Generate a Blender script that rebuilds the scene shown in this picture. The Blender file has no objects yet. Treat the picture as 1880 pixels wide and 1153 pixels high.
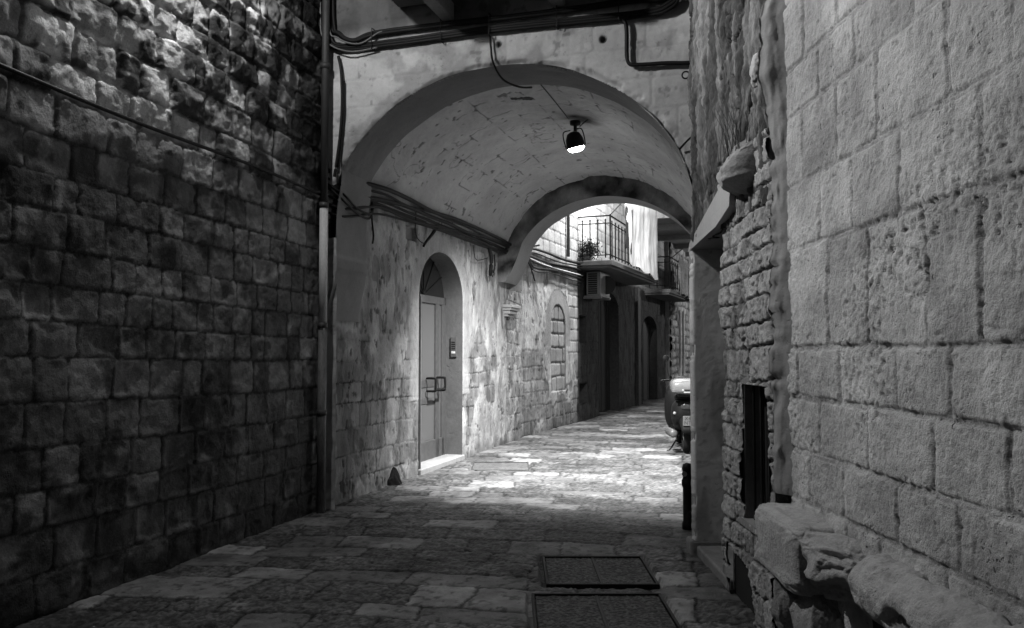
import bpy, bmesh, math, random
import numpy as np
from mathutils import Vector, Matrix
random.seed(7)
SC = bpy.context.scene
COL = SC.collection
# ------------------------------------------------------------------ camera, world, lamps' exposure
cam_d = bpy.data.cameras.new('camera'); cam = bpy.data.objects.new('camera', cam_d); COL.objects.link(cam)
cam.location = (0, 0, 1.5)
cam.rotation_euler = (math.radians(90) + math.atan(68.5/1500.), 0, 0)
cam_d.sensor_width = 36.0; cam_d.lens = 1500./1880.*36.; cam_d.clip_start = .05; cam_d.clip_end = 400
SC.camera = cam
SC.view_settings.view_transform = 'Standard'; SC.view_settings.look = 'None'
SC.view_settings.gamma = 1.0; SC.view_settings.use_curve_mapping = False
SC.view_settings.exposure = 0.0
W = bpy.data.worlds.new('World'); SC.world = W; W.use_nodes = True
nt = W.node_tree; nt.nodes.clear()
_o = nt.nodes.new('ShaderNodeOutputWorld'); _b = nt.nodes.new('ShaderNodeBackground')
_s = nt.nodes.new('ShaderNodeTexSky'); _s.sky_type = 'NISHITA'; _s.sun_disc = False
_s.sun_elevation = math.radians(-2.0); _s.sun_rotation = math.radians(200)
_g = nt.nodes.new('ShaderNodeRGBToBW')
nt.links.new(_s.outputs[0], _g.inputs[0]); nt.links.new(_g.outputs[0], _b.inputs[0])
_b.inputs[1].default_value = 0.12; nt.links.new(_b.outputs[0], _o.inputs[0])

# ------------------------------------------------------------------ frames
FO = np.array([-1.83, 7.85]); FT = np.array([.2932, .9561]); FP = np.array([.9561, -.2932])     # passage: along, across
GO = np.array([.185, 14.42]); GT = np.array([.3617, .9323]); GP = np.array([.9323, -.3617])     # street beyond
def TW(s, w, z):
    s = np.asarray(s, float); w = np.asarray(w, float); z = np.asarray(z, float)+0*s+0*w
    return np.stack([FO[0]+FT[0]*s+FP[0]*w, FO[1]+FT[1]*s+FP[1]*w, z], -1)
def FW(s, w, z):
    s = np.asarray(s, float); w = np.asarray(w, float); z = np.asarray(z, float)+0*s+0*w
    return np.stack([GO[0]+GT[0]*s+GP[0]*w, GO[1]+GT[1]*s+GP[1]*w, z], -1)
def XW(a, b, c):
    a = np.asarray(a, float); b = np.asarray(b, float); c = np.asarray(c, float)
    a, b, c = np.broadcast_arrays(a, b, c); return np.stack([a, b, c], -1)

# ------------------------------------------------------------------ noise
_R = np.random.RandomState(11).rand(512, 512)
def vn(x, y, seed=0):
    x = np.asarray(x, float)+seed*17.31+1000; y = np.asarray(y, float)+seed*9.17+1000
    xi = np.floor(x).astype(int); yi = np.floor(y).astype(int); fx = x-xi; fy = y-yi
    fx = fx*fx*(3-2*fx); fy = fy*fy*(3-2*fy)
    a = _R[xi % 512, yi % 512]; b = _R[(xi+1) % 512, yi % 512]; c = _R[xi % 512, (yi+1) % 512]; d = _R[(xi+1) % 512, (yi+1) % 512]
    return (a*(1-fx)+b*fx)*(1-fy)+(c*(1-fx)+d*fx)*fy
def fbm(x, y, o=4, seed=0, g=.5):
    s = 0; a = 1; t = 0
    for i in range(o):
        s = s+a*vn(x*2**i, y*2**i, seed+i*3); t += a; a *= g
    return s/t
def ss(a, b, x):
    t = np.clip((x-a)/(b-a), 0, 1); return t*t*(3-2*t)

def masonry(U, V, courses, wmin, wmax, seed, wob=.02, rag=.006, cr=.05, fixed=None):
    """edge distance and two random numbers per stone"""
    rs = np.random.RandomState(seed); courses = np.asarray(courses, float)
    Vp = V+wob*2*(fbm(U*.8, V*.8, 3, seed)-.5)+rag*2*(fbm(U*22, V*22, 3, seed+1)-.5)
    Up = U+wob*1.5*(fbm(U*1.3, V*1.3, 3, seed+2)-.5)+rag*2*(fbm(U*22, V*22, 3, seed+5)-.5)
    ci = np.clip(np.searchsorted(courses, Vp)-1, 0, len(courses)-2)
    dv = np.minimum(Vp-courses[ci], courses[ci+1]-Vp)
    du = np.zeros_like(U); r1 = np.zeros_like(U); r2 = np.zeros_like(U)
    u0, u1 = U.min()-1, U.max()+1
    for k in range(len(courses)-1):
        j = [u0-rs.rand()*wmax]
        while j[-1] < u1: j.append(j[-1]+wmin+(wmax-wmin)*rs.rand())
        j = np.array(j)
        if fixed and k in fixed:
            f = np.array(sorted(fixed[k])); j = np.concatenate([j[j < f[0]-wmin], f, j[j > f[-1]+wmin]])
        m = ci == k
        if not m.any(): continue
        u = Up[m]; i = np.clip(np.searchsorted(j, u)-1, 0, len(j)-2)
        du[m] = np.minimum(u-j[i], j[i+1]-u)
        a = rs.rand(len(j)); b = rs.rand(len(j)); r1[m] = a[i]; r2[m] = b[i]
    e = np.minimum(du, dv)
    c = (du < cr) & (dv < cr)
    e = np.where(c, np.minimum(e, cr-np.hypot(cr-du, cr-dv)), e)
    return e, r1, r2

# ------------------------------------------------------------------ object helpers
def link(o, parent=None, label=None, cat=None, group=None, kind=None):
    COL.objects.link(o)
    if parent is not None: o.parent = parent
    if label: o['label'] = label
    if cat: o['category'] = cat
    if group: o['group'] = group
    if kind: o['kind'] = kind
    return o
def thing(name, loc, label, cat, group=None):
    o = bpy.data.objects.new(name, None); o.location = loc; o.empty_display_size = .2
    return link(o, None, label, cat, group)
def pbase(parent):
    v = Vector((0, 0, 0)); p = parent
    while p is not None: v += Vector(p.location); p = p.parent
    return np.array(v)
def mkmesh(name, verts, faces, mat, parent=None, smooth=True, tone=None, origin=None, **tags):
    me = bpy.data.meshes.new(name)
    verts = np.asarray(verts, float)
    off = pbase(parent)
    if origin is not None: loc = np.array(origin, float)-off
    elif parent is None: loc = np.array([(verts[:, 0].min()+verts[:, 0].max())/2, (verts[:, 1].min()+verts[:, 1].max())/2, verts[:, 2].min()])
    else: loc = np.zeros(3)
    verts = verts-off-loc
    faces = np.asarray(faces) if not isinstance(faces, list) else faces
    if isinstance(faces, np.ndarray):
        n = len(faces); k = faces.shape[1]
        me.vertices.add(len(verts)); me.vertices.foreach_set('co', verts.astype(np.float32).ravel())
        me.loops.add(n*k); me.loops.foreach_set('vertex_index', faces.astype(np.int32).ravel())
        me.polygons.add(n); me.polygons.foreach_set('loop_start', np.arange(0, n*k, k, dtype=np.int32))
        me.polygons.foreach_set('loop_total', np.full(n, k, dtype=np.int32))
        me.update(calc_edges=True); me.validate()
    else:
        me.from_pydata([tuple(v) for v in verts], [], faces)
    if smooth:
        me.polygons.foreach_set('use_smooth', np.ones(len(me.polygons), dtype=bool))
    if tone is not None:
        a = me.attributes.new('tone', 'FLOAT', 'POINT'); a.data.foreach_set('value', np.asarray(tone, np.float32).ravel())
    me.materials.append(mat)
    o = bpy.data.objects.new(name, me); o.location = loc
    return link(o, parent, tags.get('label'), tags.get('cat'), tags.get('group'), tags.get('kind'))
def grid(name, P, mat, parent=None, tone=None, mask=None, closed=False, **kw):
    """P: (n,m,3) array; mask: (n,m) True where the sheet is cut away"""
    n, m = P.shape[:2]
    idx = np.arange(n*m).reshape(n, m)
    q = np.stack([idx[:-1, :-1], idx[1:, :-1], idx[1:, 1:], idx[:-1, 1:]], -1)
    if mask is not None:
        mc = mask[:-1, :-1] | mask[1:, :-1] | mask[1:, 1:] | mask[:-1, 1:]
        q = q[~mc]
    q = q.reshape(-1, 4)
    V = P.reshape(-1, 3); tn = None if tone is None else np.asarray(tone).ravel()
    if mask is not None:
        used = np.zeros(len(V), bool); used[q.ravel()] = True; re = np.cumsum(used)-1
        V = V[used]; q = re[q]; tn = None if tn is None else tn[used]
    return mkmesh(name, V, q, mat, parent, tone=tn, **kw)
def tube_vf(pts, r, sides=8, smooth=True, taper=None):
    pts = [np.array(p, float) for p in pts]
    if smooth and len(pts) > 2:
        out = []
        for i in range(len(pts)-1):
            p0 = pts[max(i-1, 0)]; p1 = pts[i]; p2 = pts[i+1]; p3 = pts[min(i+2, len(pts)-1)]
            for t in np.linspace(0, 1, 7)[:-1]:
                out.append(.5*((2*p1)+(-p0+p2)*t+(2*p0-5*p1+4*p2-p3)*t*t+(-p0+3*p1-3*p2+p3)*t**3))
        out.append(pts[-1]); pts = out
    n = len(pts); V = []; F = []
    up = np.array([0, 0, 1.0])
    for i, p in enumerate(pts):
        t = pts[min(i+1, n-1)]-pts[max(i-1, 0)]; t = t/(np.linalg.norm(t)+1e-9)
        a = np.cross(t, up)
        if np.linalg.norm(a) < .15: a = np.cross(t, np.array([1.0, 0.3, 0]))
        a /= np.linalg.norm(a); b = np.cross(t, a)
        rr = r if taper is None else r*(taper[0]+(taper[1]-taper[0])*i/(n-1))
        for k in range(sides):
            an = 2*math.pi*k/sides; V.append(p+rr*(math.cos(an)*a+math.sin(an)*b))
    for i in range(n-1):
        for k in range(sides):
            k2 = (k+1) % sides; F.append([i*sides+k, i*sides+k2, (i+1)*sides+k2, (i+1)*sides+k])
    F.append(list(range(sides))[::-1]); F.append([(n-1)*sides+k for k in range(sides)])
    return V, F
class MB:
    def __init__(s): s.V = []; s.F = []
    def add(s, V, F):
        b = len(s.V); s.V += [np.array(v, float) for v in V]; s.F += [[i+b for i in f] for f in F]; return s
    def tube(s, pts, r, sides=8, smooth=True, taper=None): return s.add(*tube_vf(pts, r, sides, smooth, taper))
    def box(s, fr, a0, a1, b0, b1, c0, c1, bev=0.0):
        bm = bmesh.new(); bmesh.ops.create_cube(bm, size=1)
        for v in bm.verts: v.co = ((v.co.x+.5)*(a1-a0)+a0, (v.co.y+.5)*(b1-b0)+b0, (v.co.z+.5)*(c1-c0)+c0)
        if bev > 0: bmesh.ops.bevel(bm, geom=bm.edges[:], offset=bev, segments=2, affect='EDGES', profile=.5)
        bm.verts.index_update()
        V = [fr(v.co.x, v.co.y, v.co.z) for v in bm.verts]; F = [[v.index for v in f.verts] for f in bm.faces]; bm.free()
        return s.add(V, F)
    def lathe(s, c, prof, axis='z', n=20, R=None):
        """prof: (r, h) pairs"""
        V = []; F = []
        for r, h in prof:
            for k in range(n):
                a = 2*math.pi*k/n; v = np.array([r*math.cos(a), r*math.sin(a), h])
                if axis == 'x': v = v[[2, 0, 1]]
                if axis == 'y': v = v[[0, 2, 1]]
                if R is not None: v = np.array(R @ Vector(v))
                V.append(np.array(c)+v)
        m = len(prof)
        for i in range(m-1):
            for k in range(n):
                k2 = (k+1) % n; F.append([i*n+k, i*n+k2, (i+1)*n+k2, (i+1)*n+k])
        F.append(list(range(n))[::-1]); F.append([(m-1)*n+k for k in range(n)])
        return s.add(V, F)
    def build(s, name, mat, parent=None, smooth=False, **kw):
        return mkmesh(name, np.array(s.V), s.F, mat, parent, smooth=smooth, **kw)

# ------------------------------------------------------------------ materials
def newmat(name):
    m = bpy.data.materials.new(name); m.use_nodes = True; n = m.node_tree; n.nodes.clear()
    o = n.nodes.new('ShaderNodeOutputMaterial'); b = n.nodes.new('ShaderNodeBsdfPrincipled')
    n.links.new(b.outputs[0], o.inputs[0]); return m, n, b
def stone_mat(name, base=.3, tone=True, rough=.9, mott=.5, pit=.35, pit_scale=28, fine=.004, coarse=.008, rvar=0.0, spec=.3, stretch=(1, 1, 1), pitdepth=.006):
    m, n, b = newmat(name); N = n.nodes.new; L = n.links.new
    tc = N('ShaderNodeTexCoord'); mp = N('ShaderNodeMapping'); mp.inputs['Scale'].default_value = stretch; L(tc.outputs['Object'], mp.inputs[0])
    def noise(sc, det=6, ro=.6):
        x = N('ShaderNodeTexNoise'); x.inputs['Scale'].default_value = sc; x.inputs['Detail'].default_value = det; x.inputs['Roughness'].default_value = ro
        L(mp.outputs[0], x.inputs['Vector']); return x.outputs[0]
    def mth(op, a, c, clamp=False):
        x = N('ShaderNodeMath'); x.operation = op; x.use_clamp = clamp
        for i, v in enumerate((a, c)):
            if isinstance(v, (int, float)): x.inputs[i].default_value = v
            else: L(v, x.inputs[i])
        return x.outputs[0]
    def ramp(v, a, c, lo=0., hi=1.):
        x = N('ShaderNodeMapRange'); x.inputs[1].default_value = a; x.inputs[2].default_value = c; x.inputs[3].default_value = lo; x.inputs[4].default_value = hi
        L(v, x.inputs[0]); return x.outputs[0]
    n1 = noise(3.2, 8, .65); n2 = noise(26, 6, .7); n3 = noise(120, 4, .7)
    mo = mth('ADD', mth('MULTIPLY', mth('SUBTRACT', n1, .5), 1.6), mth('ADD', mth('SUBTRACT', n2, .5), mth('MULTIPLY', mth('SUBTRACT', n3, .5), .9)))
    k = mth('ADD', 1.0, mth('MULTIPLY', mo, mott*1.6))
    vor = N('ShaderNodeTexVoronoi'); vor.inputs['Scale'].default_value = pit_scale
    wp = N('ShaderNodeVectorMath'); wp.operation = 'ADD'; nv = N('ShaderNodeTexNoise'); nv.inputs['Scale'].default_value = pit_scale*.7; nv.inputs['Detail'].default_value = 3
    L(mp.outputs[0], nv.inputs['Vector']); sc = N('ShaderNodeVectorMath'); sc.operation = 'SCALE'; sc.inputs['Scale'].default_value = 2.2/pit_scale
    L(nv.outputs['Color'], sc.inputs[0]); L(mp.outputs[0], wp.inputs[0]); L(sc.outputs[0], wp.inputs[1]); L(wp.outputs[0], vor.inputs['Vector'])
    where = ramp(noise(4.5, 3, .6), .50, .66)
    size = ramp(noise(pit_scale*.45, 2, .5), .35, .7, .08, .42)
    pt = mth('MULTIPLY', mth('SUBTRACT', 1.0, mth('DIVIDE', vor.outputs['Distance'], size), True), where)      # 1 in a pit
    k = mth('MULTIPLY', k, mth('SUBTRACT', 1.0, mth('MULTIPLY', pt, pit)))
    if tone:
        at = N('ShaderNodeAttribute'); at.attribute_name = 'tone'; col = mth('MULTIPLY', k, at.outputs['Fac'])
    else: col = mth('MULTIPLY', k, base)
    col = mth('MAXIMUM', col, .004); col = mth('MINIMUM', col, .85)
    cc = N('ShaderNodeCombineColor'); [L(col, cc.inputs[i]) for i in range(3)]
    L(cc.outputs[0], b.inputs['Base Color'])
    if rvar: L(ramp(n2, .3, .7, rough-rvar, rough+rvar), b.inputs['Roughness'])
    else: b.inputs['Roughness'].default_value = rough
    b.inputs['Specular IOR Level'].default_value = spec
    h = mth('ADD', mth('MULTIPLY', noise(14, 6, .65), coarse), mth('MULTIPLY', noise(70, 5, .7), fine))
    h = mth('SUBTRACT', h, mth('MULTIPLY', pt, pitdepth))
    bp = N('ShaderNodeBump'); bp.inputs['Distance'].default_value = 1.0; bp.inputs['Strength'].default_value = 1.0
    L(h, bp.inputs['Height']); L(bp.outputs[0], b.inputs['Normal'])
    return m
def plain(name, v, rough=.6, metal=0, bump=.0, bscale=60, mott=.15, emit=0, spec=.4):
    m, n, b = newmat(name); N = n.nodes.new; L = n.links.new
    tc = N('ShaderNodeTexCoord'); x = N('ShaderNodeTexNoise'); x.inputs['Scale'].default_value = 18; x.inputs['Detail'].default_value = 6
    L(tc.outputs['Object'], x.inputs['Vector'])
    r = N('ShaderNodeMapRange'); r.inputs[1].default_value = .3; r.inputs[2].default_value = .7; r.inputs[3].default_value = v*(1-mott); r.inputs[4].default_value = min(v*(1+mott), .95)
    L(x.outputs[0], r.inputs[0]); cc = N('ShaderNodeCombineColor'); [L(r.outputs[0], cc.inputs[i]) for i in range(3)]
    L(cc.outputs[0], b.inputs['Base Color']); b.inputs['Roughness'].default_value = rough; b.inputs['Metallic'].default_value = metal
    b.inputs['Specular IOR Level'].default_value = spec
    if bump:
        y = N('ShaderNodeTexNoise'); y.inputs['Scale'].default_value = bscale; y.inputs['Detail'].default_value = 5; L(tc.outputs['Object'], y.inputs['Vector'])
        bp = N('ShaderNodeBump'); bp.inputs['Distance'].default_value = bump; L(y.outputs[0], bp.inputs['Height']); L(bp.outputs[0], b.inputs['Normal'])
    if emit:
        b.inputs['Emission Color'].default_value = (1, 1, 1, 1); b.inputs['Emission Strength'].default_value = emit
    return m
M_left = stone_mat('weathered_limestone', mott=.55, pit=.5, pit_scale=18, coarse=.018, fine=.010, rough=.85)
M_right = stone_mat('pitted_tufa', mott=.42, pit=.65, pit_scale=42, coarse=.014, fine=.009, rough=.95, pitdepth=.014)
M_rubble = stone_mat('eroded_rubble', mott=.5, pit=.5, pit_scale=22, coarse=.02, fine=.008, rough=.95, stretch=(1, 1, .35), pitdepth=.012)
M_brick = stone_mat('flaking_brickwork', mott=.4, pit=.5, pit_scale=20, coarse=.016, fine=.006, rough=.95)
M_wall = stone_mat('peeling_limewash', mott=.5, pit=.45, pit_scale=16, coarse=.010, fine=.006, rough=.92, stretch=(1, 1, .6))
M_plaster = stone_mat('old_plaster', mott=.2, pit=.55, pit_scale=30, coarse=.004, fine=.0015, rough=.9, pitdepth=.003)
M_smooth = stone_mat('smooth_render', base=.30, tone=False, mott=.15, pit=.2, pit_scale=14, coarse=.003, fine=.0015, rough=.9)
M_dirty = stone_mat('dirty_render', base=.2, tone=False, mott=.4, pit=.4, pit_scale=14, coarse=.008, fine=.004, rough=.9)
M_floor = stone_mat('worn_paving', mott=.55, pit=.5, pit_scale=45, coarse=.009, fine=.009, rough=.55, rvar=.2, spec=.25, pitdepth=.004)
M_lid = stone_mat('concrete_cover', base=.05, tone=False, mott=.6, pit=.5, pit_scale=60, coarse=.004, fine=.006, rough=.4, rvar=.12, spec=.5)
M_iron = plain('dark_iron', .010, .55, .3, .002, 80, spec=.3)
M_cable = plain('black_cable', .006, .6, 0, .001, 90, spec=.2)
M_rail = plain('rusty_black_iron', .004, .85, 0, spec=.1)
M_cable2 = plain('grey_cable', .10, .6)
M_pipe = stone_mat('painted_pipe', base=.42, tone=False, mott=.5, pit=.9, pit_scale=14, coarse=.001, fine=.0005, rough=.6, stretch=(1, 1, .3))
M_pipedark = plain('dark_pipe', .03, .6, 0, .001)
M_black = plain('blackness', .006, .9)
M_wood = plain('dark_wood', .02, .7, 0, .003, 30, .5)
M_oldwood = plain('grey_wood', .06, .8, 0, .004, 25, .5)
M_alu = plain('brushed_aluminium', .22, .45, .3)
M_alud = plain('shaded_aluminium', .10, .5, .3)
M_marble = plain('pale_marble', .3, .6)
M_white = plain('white_enamel', .55, .4)
M_acw = plain('shaded_enamel', .13, .6)  # white enamel darkened to stand in for shade under the balcony
M_cloth = plain('white_cotton', .8, .9, 0, .002, 40, .04)
M_greycloth = plain('grey_cotton', .22, .9, 0, .003, 30, .35)
M_darkcloth = plain('dark_cotton', .01, .95)
M_leaf = plain('dark_leaf', .03, .8)
M_scoot = plain('black_plastic', .005, .6, spec=.2)
M_silver = plain('silver_paint', .15, .25, .2, mott=.04)
M_tyre = plain('rubber', .006, .85, spec=.2)
M_lens = plain('lamp_glass', .8, .3, emit=40)
M_plate = plain('plate', .09, .5)
M_ink = plain('ink', .008, .6)
M_taillens = plain('tail_lens', .25, .3)
m, n, b = newmat('door_glass'); b.inputs['Base Color'].default_value = (.12, .12, .12, 1); b.inputs['Roughness'].default_value = .25; M_glass = m

# ================================================================== THE PAVEMENT
def dense(a, b, step): return np.linspace(a, b, max(2, int(round((b-a)/step))+1))
COVERS = [(.22, .95, 5.32, 6.05), (.12, .92, 4.35, 5.13), (-.52, .22, 10.42, 11.15)]   # x0,x1,y0,y1 of the inspection covers
def floor_h(X, Y):
    ang = math.radians(7); U = X*math.cos(ang)-Y*math.sin(ang); V = X*math.sin(ang)+Y*math.cos(ang)
    rs = np.random.RandomState(5); c = [0.]
    while c[-1] < 75: c.append(c[-1]+.22+.26*rs.rand())
    e, r1, r2 = masonry(U, V, c, .32, .85, 21, wob=.12, rag=.015, cr=.04)
    pick = r2 > .42                                                       # coarsely tooled slabs
    n = fbm(X*28, Y*28, 4, 3); nf = fbm(X*60, Y*60, 3, 9)
    chp = ss(.56, .64, fbm(X*9, Y*9, 4, 33)+.12*ss(.05, .0, e)); h = ss(0, .018, e)*.006-.005*chp*ss(.07, .0, e) + (r1-.5)*.008 + fbm(X*1.1, Y*1.1, 3, 4)*.03
    h = h+np.where(pick, (n-.5)*.016+(nf-.5)*.014, (n-.5)*.003)
    tone = np.where(pick, .05+.04*r1, .085+.11*r1*r1)
    tone = tone*np.where(pick, .55+.9*ss(.42, .62, nf), 1.0)
    tone = tone*(.45+1.1*fbm(X*2.6, Y*2.6, 5, 8))*(.5+1.0*fbm(X*13, Y*13, 5, 12))*(1-.6*ss(.64, .70, fbm(X*24, Y*24, 3, 13)))
    tone = 1.35*tone*(.12+.88*ss(.002, .016, e))
    dark = ss(.62, .72, fbm(X*1.7, Y*2.6, 4, 31)); tone = tone*(1-.5*dark)
    for x0, x1, y0, y1 in COVERS:
        inside = (X > x0-.03) & (X < x1+.03) & (Y > y0-.03) & (Y < y1+.03)
        h = np.where(inside, -.012, h)
    return h-.025, tone
yy = 2.4*1.0029**np.arange(0, 1110); yy = yy[yy < 60]
tt = np.linspace(-1.05, .62, 640)
Yg, Tg = np.meshgrid(yy, tt, indexing='ij'); Xg = Yg*Tg
hh, tn = floor_h(Xg, Yg)
grid('pavement', XW(Xg, Yg, hh), M_floor, tone=tn, kind='structure')
v = np.array([[-60, -30, -.06], [70, -30, -.06], [70, 120, -.06], [-60, 120, -.06]]); mkmesh('ground', v, [[0, 1, 2, 3]], M_dirty, smooth=False, kind='structure')

# ================================================================== LEFT STONE WALL
a = np.concatenate([dense(-6, 2.6, .12)[:-1], dense(2.6, 7.86, .0125)]); z = np.concatenate([dense(-.05, 5.0, .0125)[:-1], dense(5.0, 7.5, .04)])
A, Z = np.meshgrid(a, z, indexing='ij'); U = A/.966
rs = np.random.RandomState(3); c = [-.3, -.02]
while c[-1] < 7.6: c.append(c[-1]+.20+.07*rs.rand())
e, r1, r2 = masonry(U, Z+.018*(U-6), c, .19, .42, 8, wob=.022, rag=.012, cr=.035)
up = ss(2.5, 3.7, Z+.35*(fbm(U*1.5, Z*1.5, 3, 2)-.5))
n1 = fbm(U*5, Z*5, 5, 40); n2 = fbm(U*18, Z*18, 4, 41)
h = ss(0, .016+.012*up, e)*(.009+.018*up) + (r1-.5)*.022*(.6+1.2*up) + (n1-.5)*(.034+.022*up)+(n2-.5)*(.016+.012*up)+(fbm(U*55, Z*55, 2, 47)-.5)*.006
h = h+.008*up*ss(.02, .12, e)
worn = ss(.56, .66, fbm(U*2.2, Z*2.2, 4, 17)); h = h-worn*.018*ss(.0, .05, e)
stone = (.11+.20*r2)*(.35+1.3*fbm(U*6, Z*6, 5, 6))
mort = .06+.30*up*ss(.4, .6, fbm(U*2.6, Z*2.6, 3, 14))
jw = ss(.003, .011+.012*up, e)
tone = stone*jw+mort*(1-jw)
soot = ss(.55, .62, .55*fbm(U*7.0, Z*8.2, 5, 61)+.27*fbm(U*2.2, Z*3.2, 3, 62)+.18*r1+.06*(n2-.5)+.05*(up-.5)+.10*ss(6.2, 7.6, A)*up+.05*(r1-.5))
tone = tone*(1-soot*(.62+.3*up))
low = ss(.50, .60, .6*fbm(U*4.1, Z*3.0, 5, 71)+.4*fbm(U*1.2, Z*1.6, 3, 72)+.10*ss(2.0, .5, Z)+.10*ss(.04, 0, e)); tone = tone*(1-.55*low)
tone = tone*(.66+2.0*up)  # lantern's bright top and dim lower wall put into the stone colour
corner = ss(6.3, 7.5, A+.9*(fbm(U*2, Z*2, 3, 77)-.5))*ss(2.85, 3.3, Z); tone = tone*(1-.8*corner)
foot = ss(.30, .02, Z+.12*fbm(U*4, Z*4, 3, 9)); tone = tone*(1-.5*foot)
P = XW(-1.83+.267*(A-7.83)+.966*h-.01, A-.258*h, Z)
lw = thing('stone_wall', (-2.6, 5, 0), 'tall dark wall of weathered grey stone blocks filling the left side of the alley', 'wall')
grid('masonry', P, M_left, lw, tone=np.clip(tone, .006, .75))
MB().add([XW(-1.9+.267*(q-7.83)-t, q, zz) for q, t, zz in [(-6, 0, -.1), (7.8, 0, -.1), (7.8, 1.2, -.1), (-6, 1.2, -.1), (-6, 0, 7.6), (7.8, 0, 7.6), (7.8, 1.2, 7.6), (-6, 1.2, 7.6)]],
         [[0, 1, 2, 3], [4, 7, 6, 5], [0, 4, 5, 1], [1, 5, 6, 2], [2, 6, 7, 3], [3, 7, 4, 0]]).build('wall_core', M_dirty, lw)

# ================================================================== RIGHT STONE HOUSE (near)
rw = thing('stone_house', (1.5, 3, 0), 'pale house wall of large pitted tufa blocks on the right, nearest the viewer', 'house')
XR = lambda D: 1.4+(4.13-D)*.017
a = np.concatenate([dense(-6, 1.2, .12)[:-1], dense(1.2, 2.0, .012)[:-1], dense(2.0, 4.13, .0062)]); z = np.concatenate([dense(-.05, .45, .02)[:-1], dense(.45, 3.3, .0065)[:-1], dense(3.3, 7.5, .03)])
A, Z = np.meshgrid(a, z, indexing='ij')
c = [-.3, .0, .26, .53, .79, 1.02, 1.28, 1.52, 2.0, 2.32, 2.67, 2.91, 3.25, 3.55, 3.8, 4.1, 4.4, 4.75, 5.0, 5.3, 5.6, 5.9, 6.2, 6.6, 7, 7.6]
fx = {4: [2.2, 2.62, 3.02, 3.5, 3.86], 5: [2.0, 2.36, 2.76, 3.25, 3.75], 6: [2.2, 2.65, 3.01, 3.51, 4.0], 7: [2.18, 2.47, 2.78, 3.23, 3.62], 8: [2.0, 2.45, 2.95, 3.36, 3.71],
      9: [2.3, 2.62, 3.12, 3.5, 3.9], 10: [2.1, 2.5, 2.84, 3.31, 3.69]}
slope = (A-4.13)*.0
e, r1, r2 = masonry(A, Z+slope, c, .3, .5, 12, wob=.012, rag=.006, cr=.03, fixed=fx)
n1 = fbm(A*6, Z*6, 5, 50); n2 = fbm(A*30, Z*30, 4, 51); n3 = fbm(A*75, Z*75, 3, 55)
filled = ss(.45, .62, fbm(A*1.4, Z*1.4, 3, 5))                       # joints pointed nearly flush
h = ss(.004, .013, e)*.008*(1-.6*filled)+(r1-.5)*.010+(n1-.5)*.018+(n2-.5)*.009+(fbm(A*60, Z*60, 2, 58)-.5)*.004
chipk = ss(.60, .66, fbm(A*13, Z*13, 4, 57)+.10*ss(.03, .0, e)); h = h-.005*chipk*ss(.05, .0, e)
rough = ss(.5, .62, fbm(A*2.1, Z*2.1, 3, 23)+.12*(r2-.5)); h = h+(n2-.5)*.010*rough+(n3-.5)*.005*rough
hole = np.maximum(ss(.70, .76, fbm(A*48, Z*48, 3, 54)+.03*rough)*rough, .6*ss(.76, .82, fbm(A*22, Z*30, 3, 59))); h = h-.009*hole
groove = ss(.0045, .001, np.abs(e-.010))*ss(.36, .52, fbm(A*4, Z*4, 4, 56)); h = h-.005*groove
stone = (.42+.09*(r2-.5))*(.72+.56*n1)*(1-.25*ss(.52, .64, fbm(A*1.1, Z*2.3, 4, 60))); jw = ss(.004, .014, e)
tone = stone*(.86+.14*jw)*(1-.2*hole)*(1-.3*groove)
cut = (Z < .5) & (A > 2.62) & (A < 3.25)                             # cellar vent
grid('masonry', XW(XR(A)-h, A, Z), M_right, rw, tone=np.clip(tone, .02, .6), mask=cut)
MB().box(XW, 1.42, 1.95, 2.6, 3.27, -.05, .52).build('vent_recess', M_black, rw)
MB().box(XW, 1.45, 3.2, -6, 2.58, -.05, 7.4).box(XW, 1.45, 3.2, 3.28, 4.1, -.05, 7.4).box(XW, 1.97, 3.2, 2.58, 3.28, -.05, .55).box(XW, 1.45, 3.2, 2.58, 3.28, .55, 7.4).build('wall_core', M_dirty, rw)
# ledge, broken lump and round moulding at knee height
def lump(name, c, sz, seed, mat, parent, amp=.03, pw=2.6, n=56, tone=.3, cuts=16, **kw):
    th = np.linspace(0, 2*math.pi, n*2); ph = np.linspace(-math.pi/2, math.pi/2, n); Tt, Ph = np.meshgrid(th, ph, indexing='ij')
    f = lambda q, e: np.sign(q)*np.abs(q)**e
    e_ = 2./pw
    x = f(np.cos(Ph), e_)*f(np.cos(Tt), e_); y = f(np.cos(Ph), e_)*f(np.sin(Tt), e_); zz = f(np.sin(Ph), e_)
    d = 1+amp/np.mean(sz)*((fbm(x*2.3+y*1.7+seed, zz*2.3+y*.7, 4, seed)-.5)*2.4+(fbm(x*7+y*5+seed, zz*7+y*3, 3, seed+1)-.5)*.8)
    rr_ = np.sqrt(x*x+y*y+zz*zz)+1e-6; ux, uy, uz = x/rr_, y/rr_, zz/rr_; rs = np.random.RandomState(seed)
    lim = rr_.copy()
    for _ in range(cuts):
        nv = rs.randn(3); nv /= np.linalg.norm(nv); dd = rs.uniform(.86, 1.05); dt = ux*nv[0]+uy*nv[1]+uz*nv[2]
        lim = np.where(dt > .05, np.minimum(lim, dd/np.maximum(dt, .05)), lim)
    d = d*lim/rr_+.05*(fbm(x*9+seed+y*4, zz*9-y*5, 3, seed+2)-.5)
    P = np.stack([c[0]+x*sz[0]*d, c[1]+y*sz[1]*d, c[2]+zz*sz[2]*d], -1); P[-1] = P[0]
    return grid(name, P, mat, parent, tone=np.full(P.shape[:2], tone)*(.85+.3*fbm(x*3+seed, zz*3+y, 3, seed)), **kw)
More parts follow.
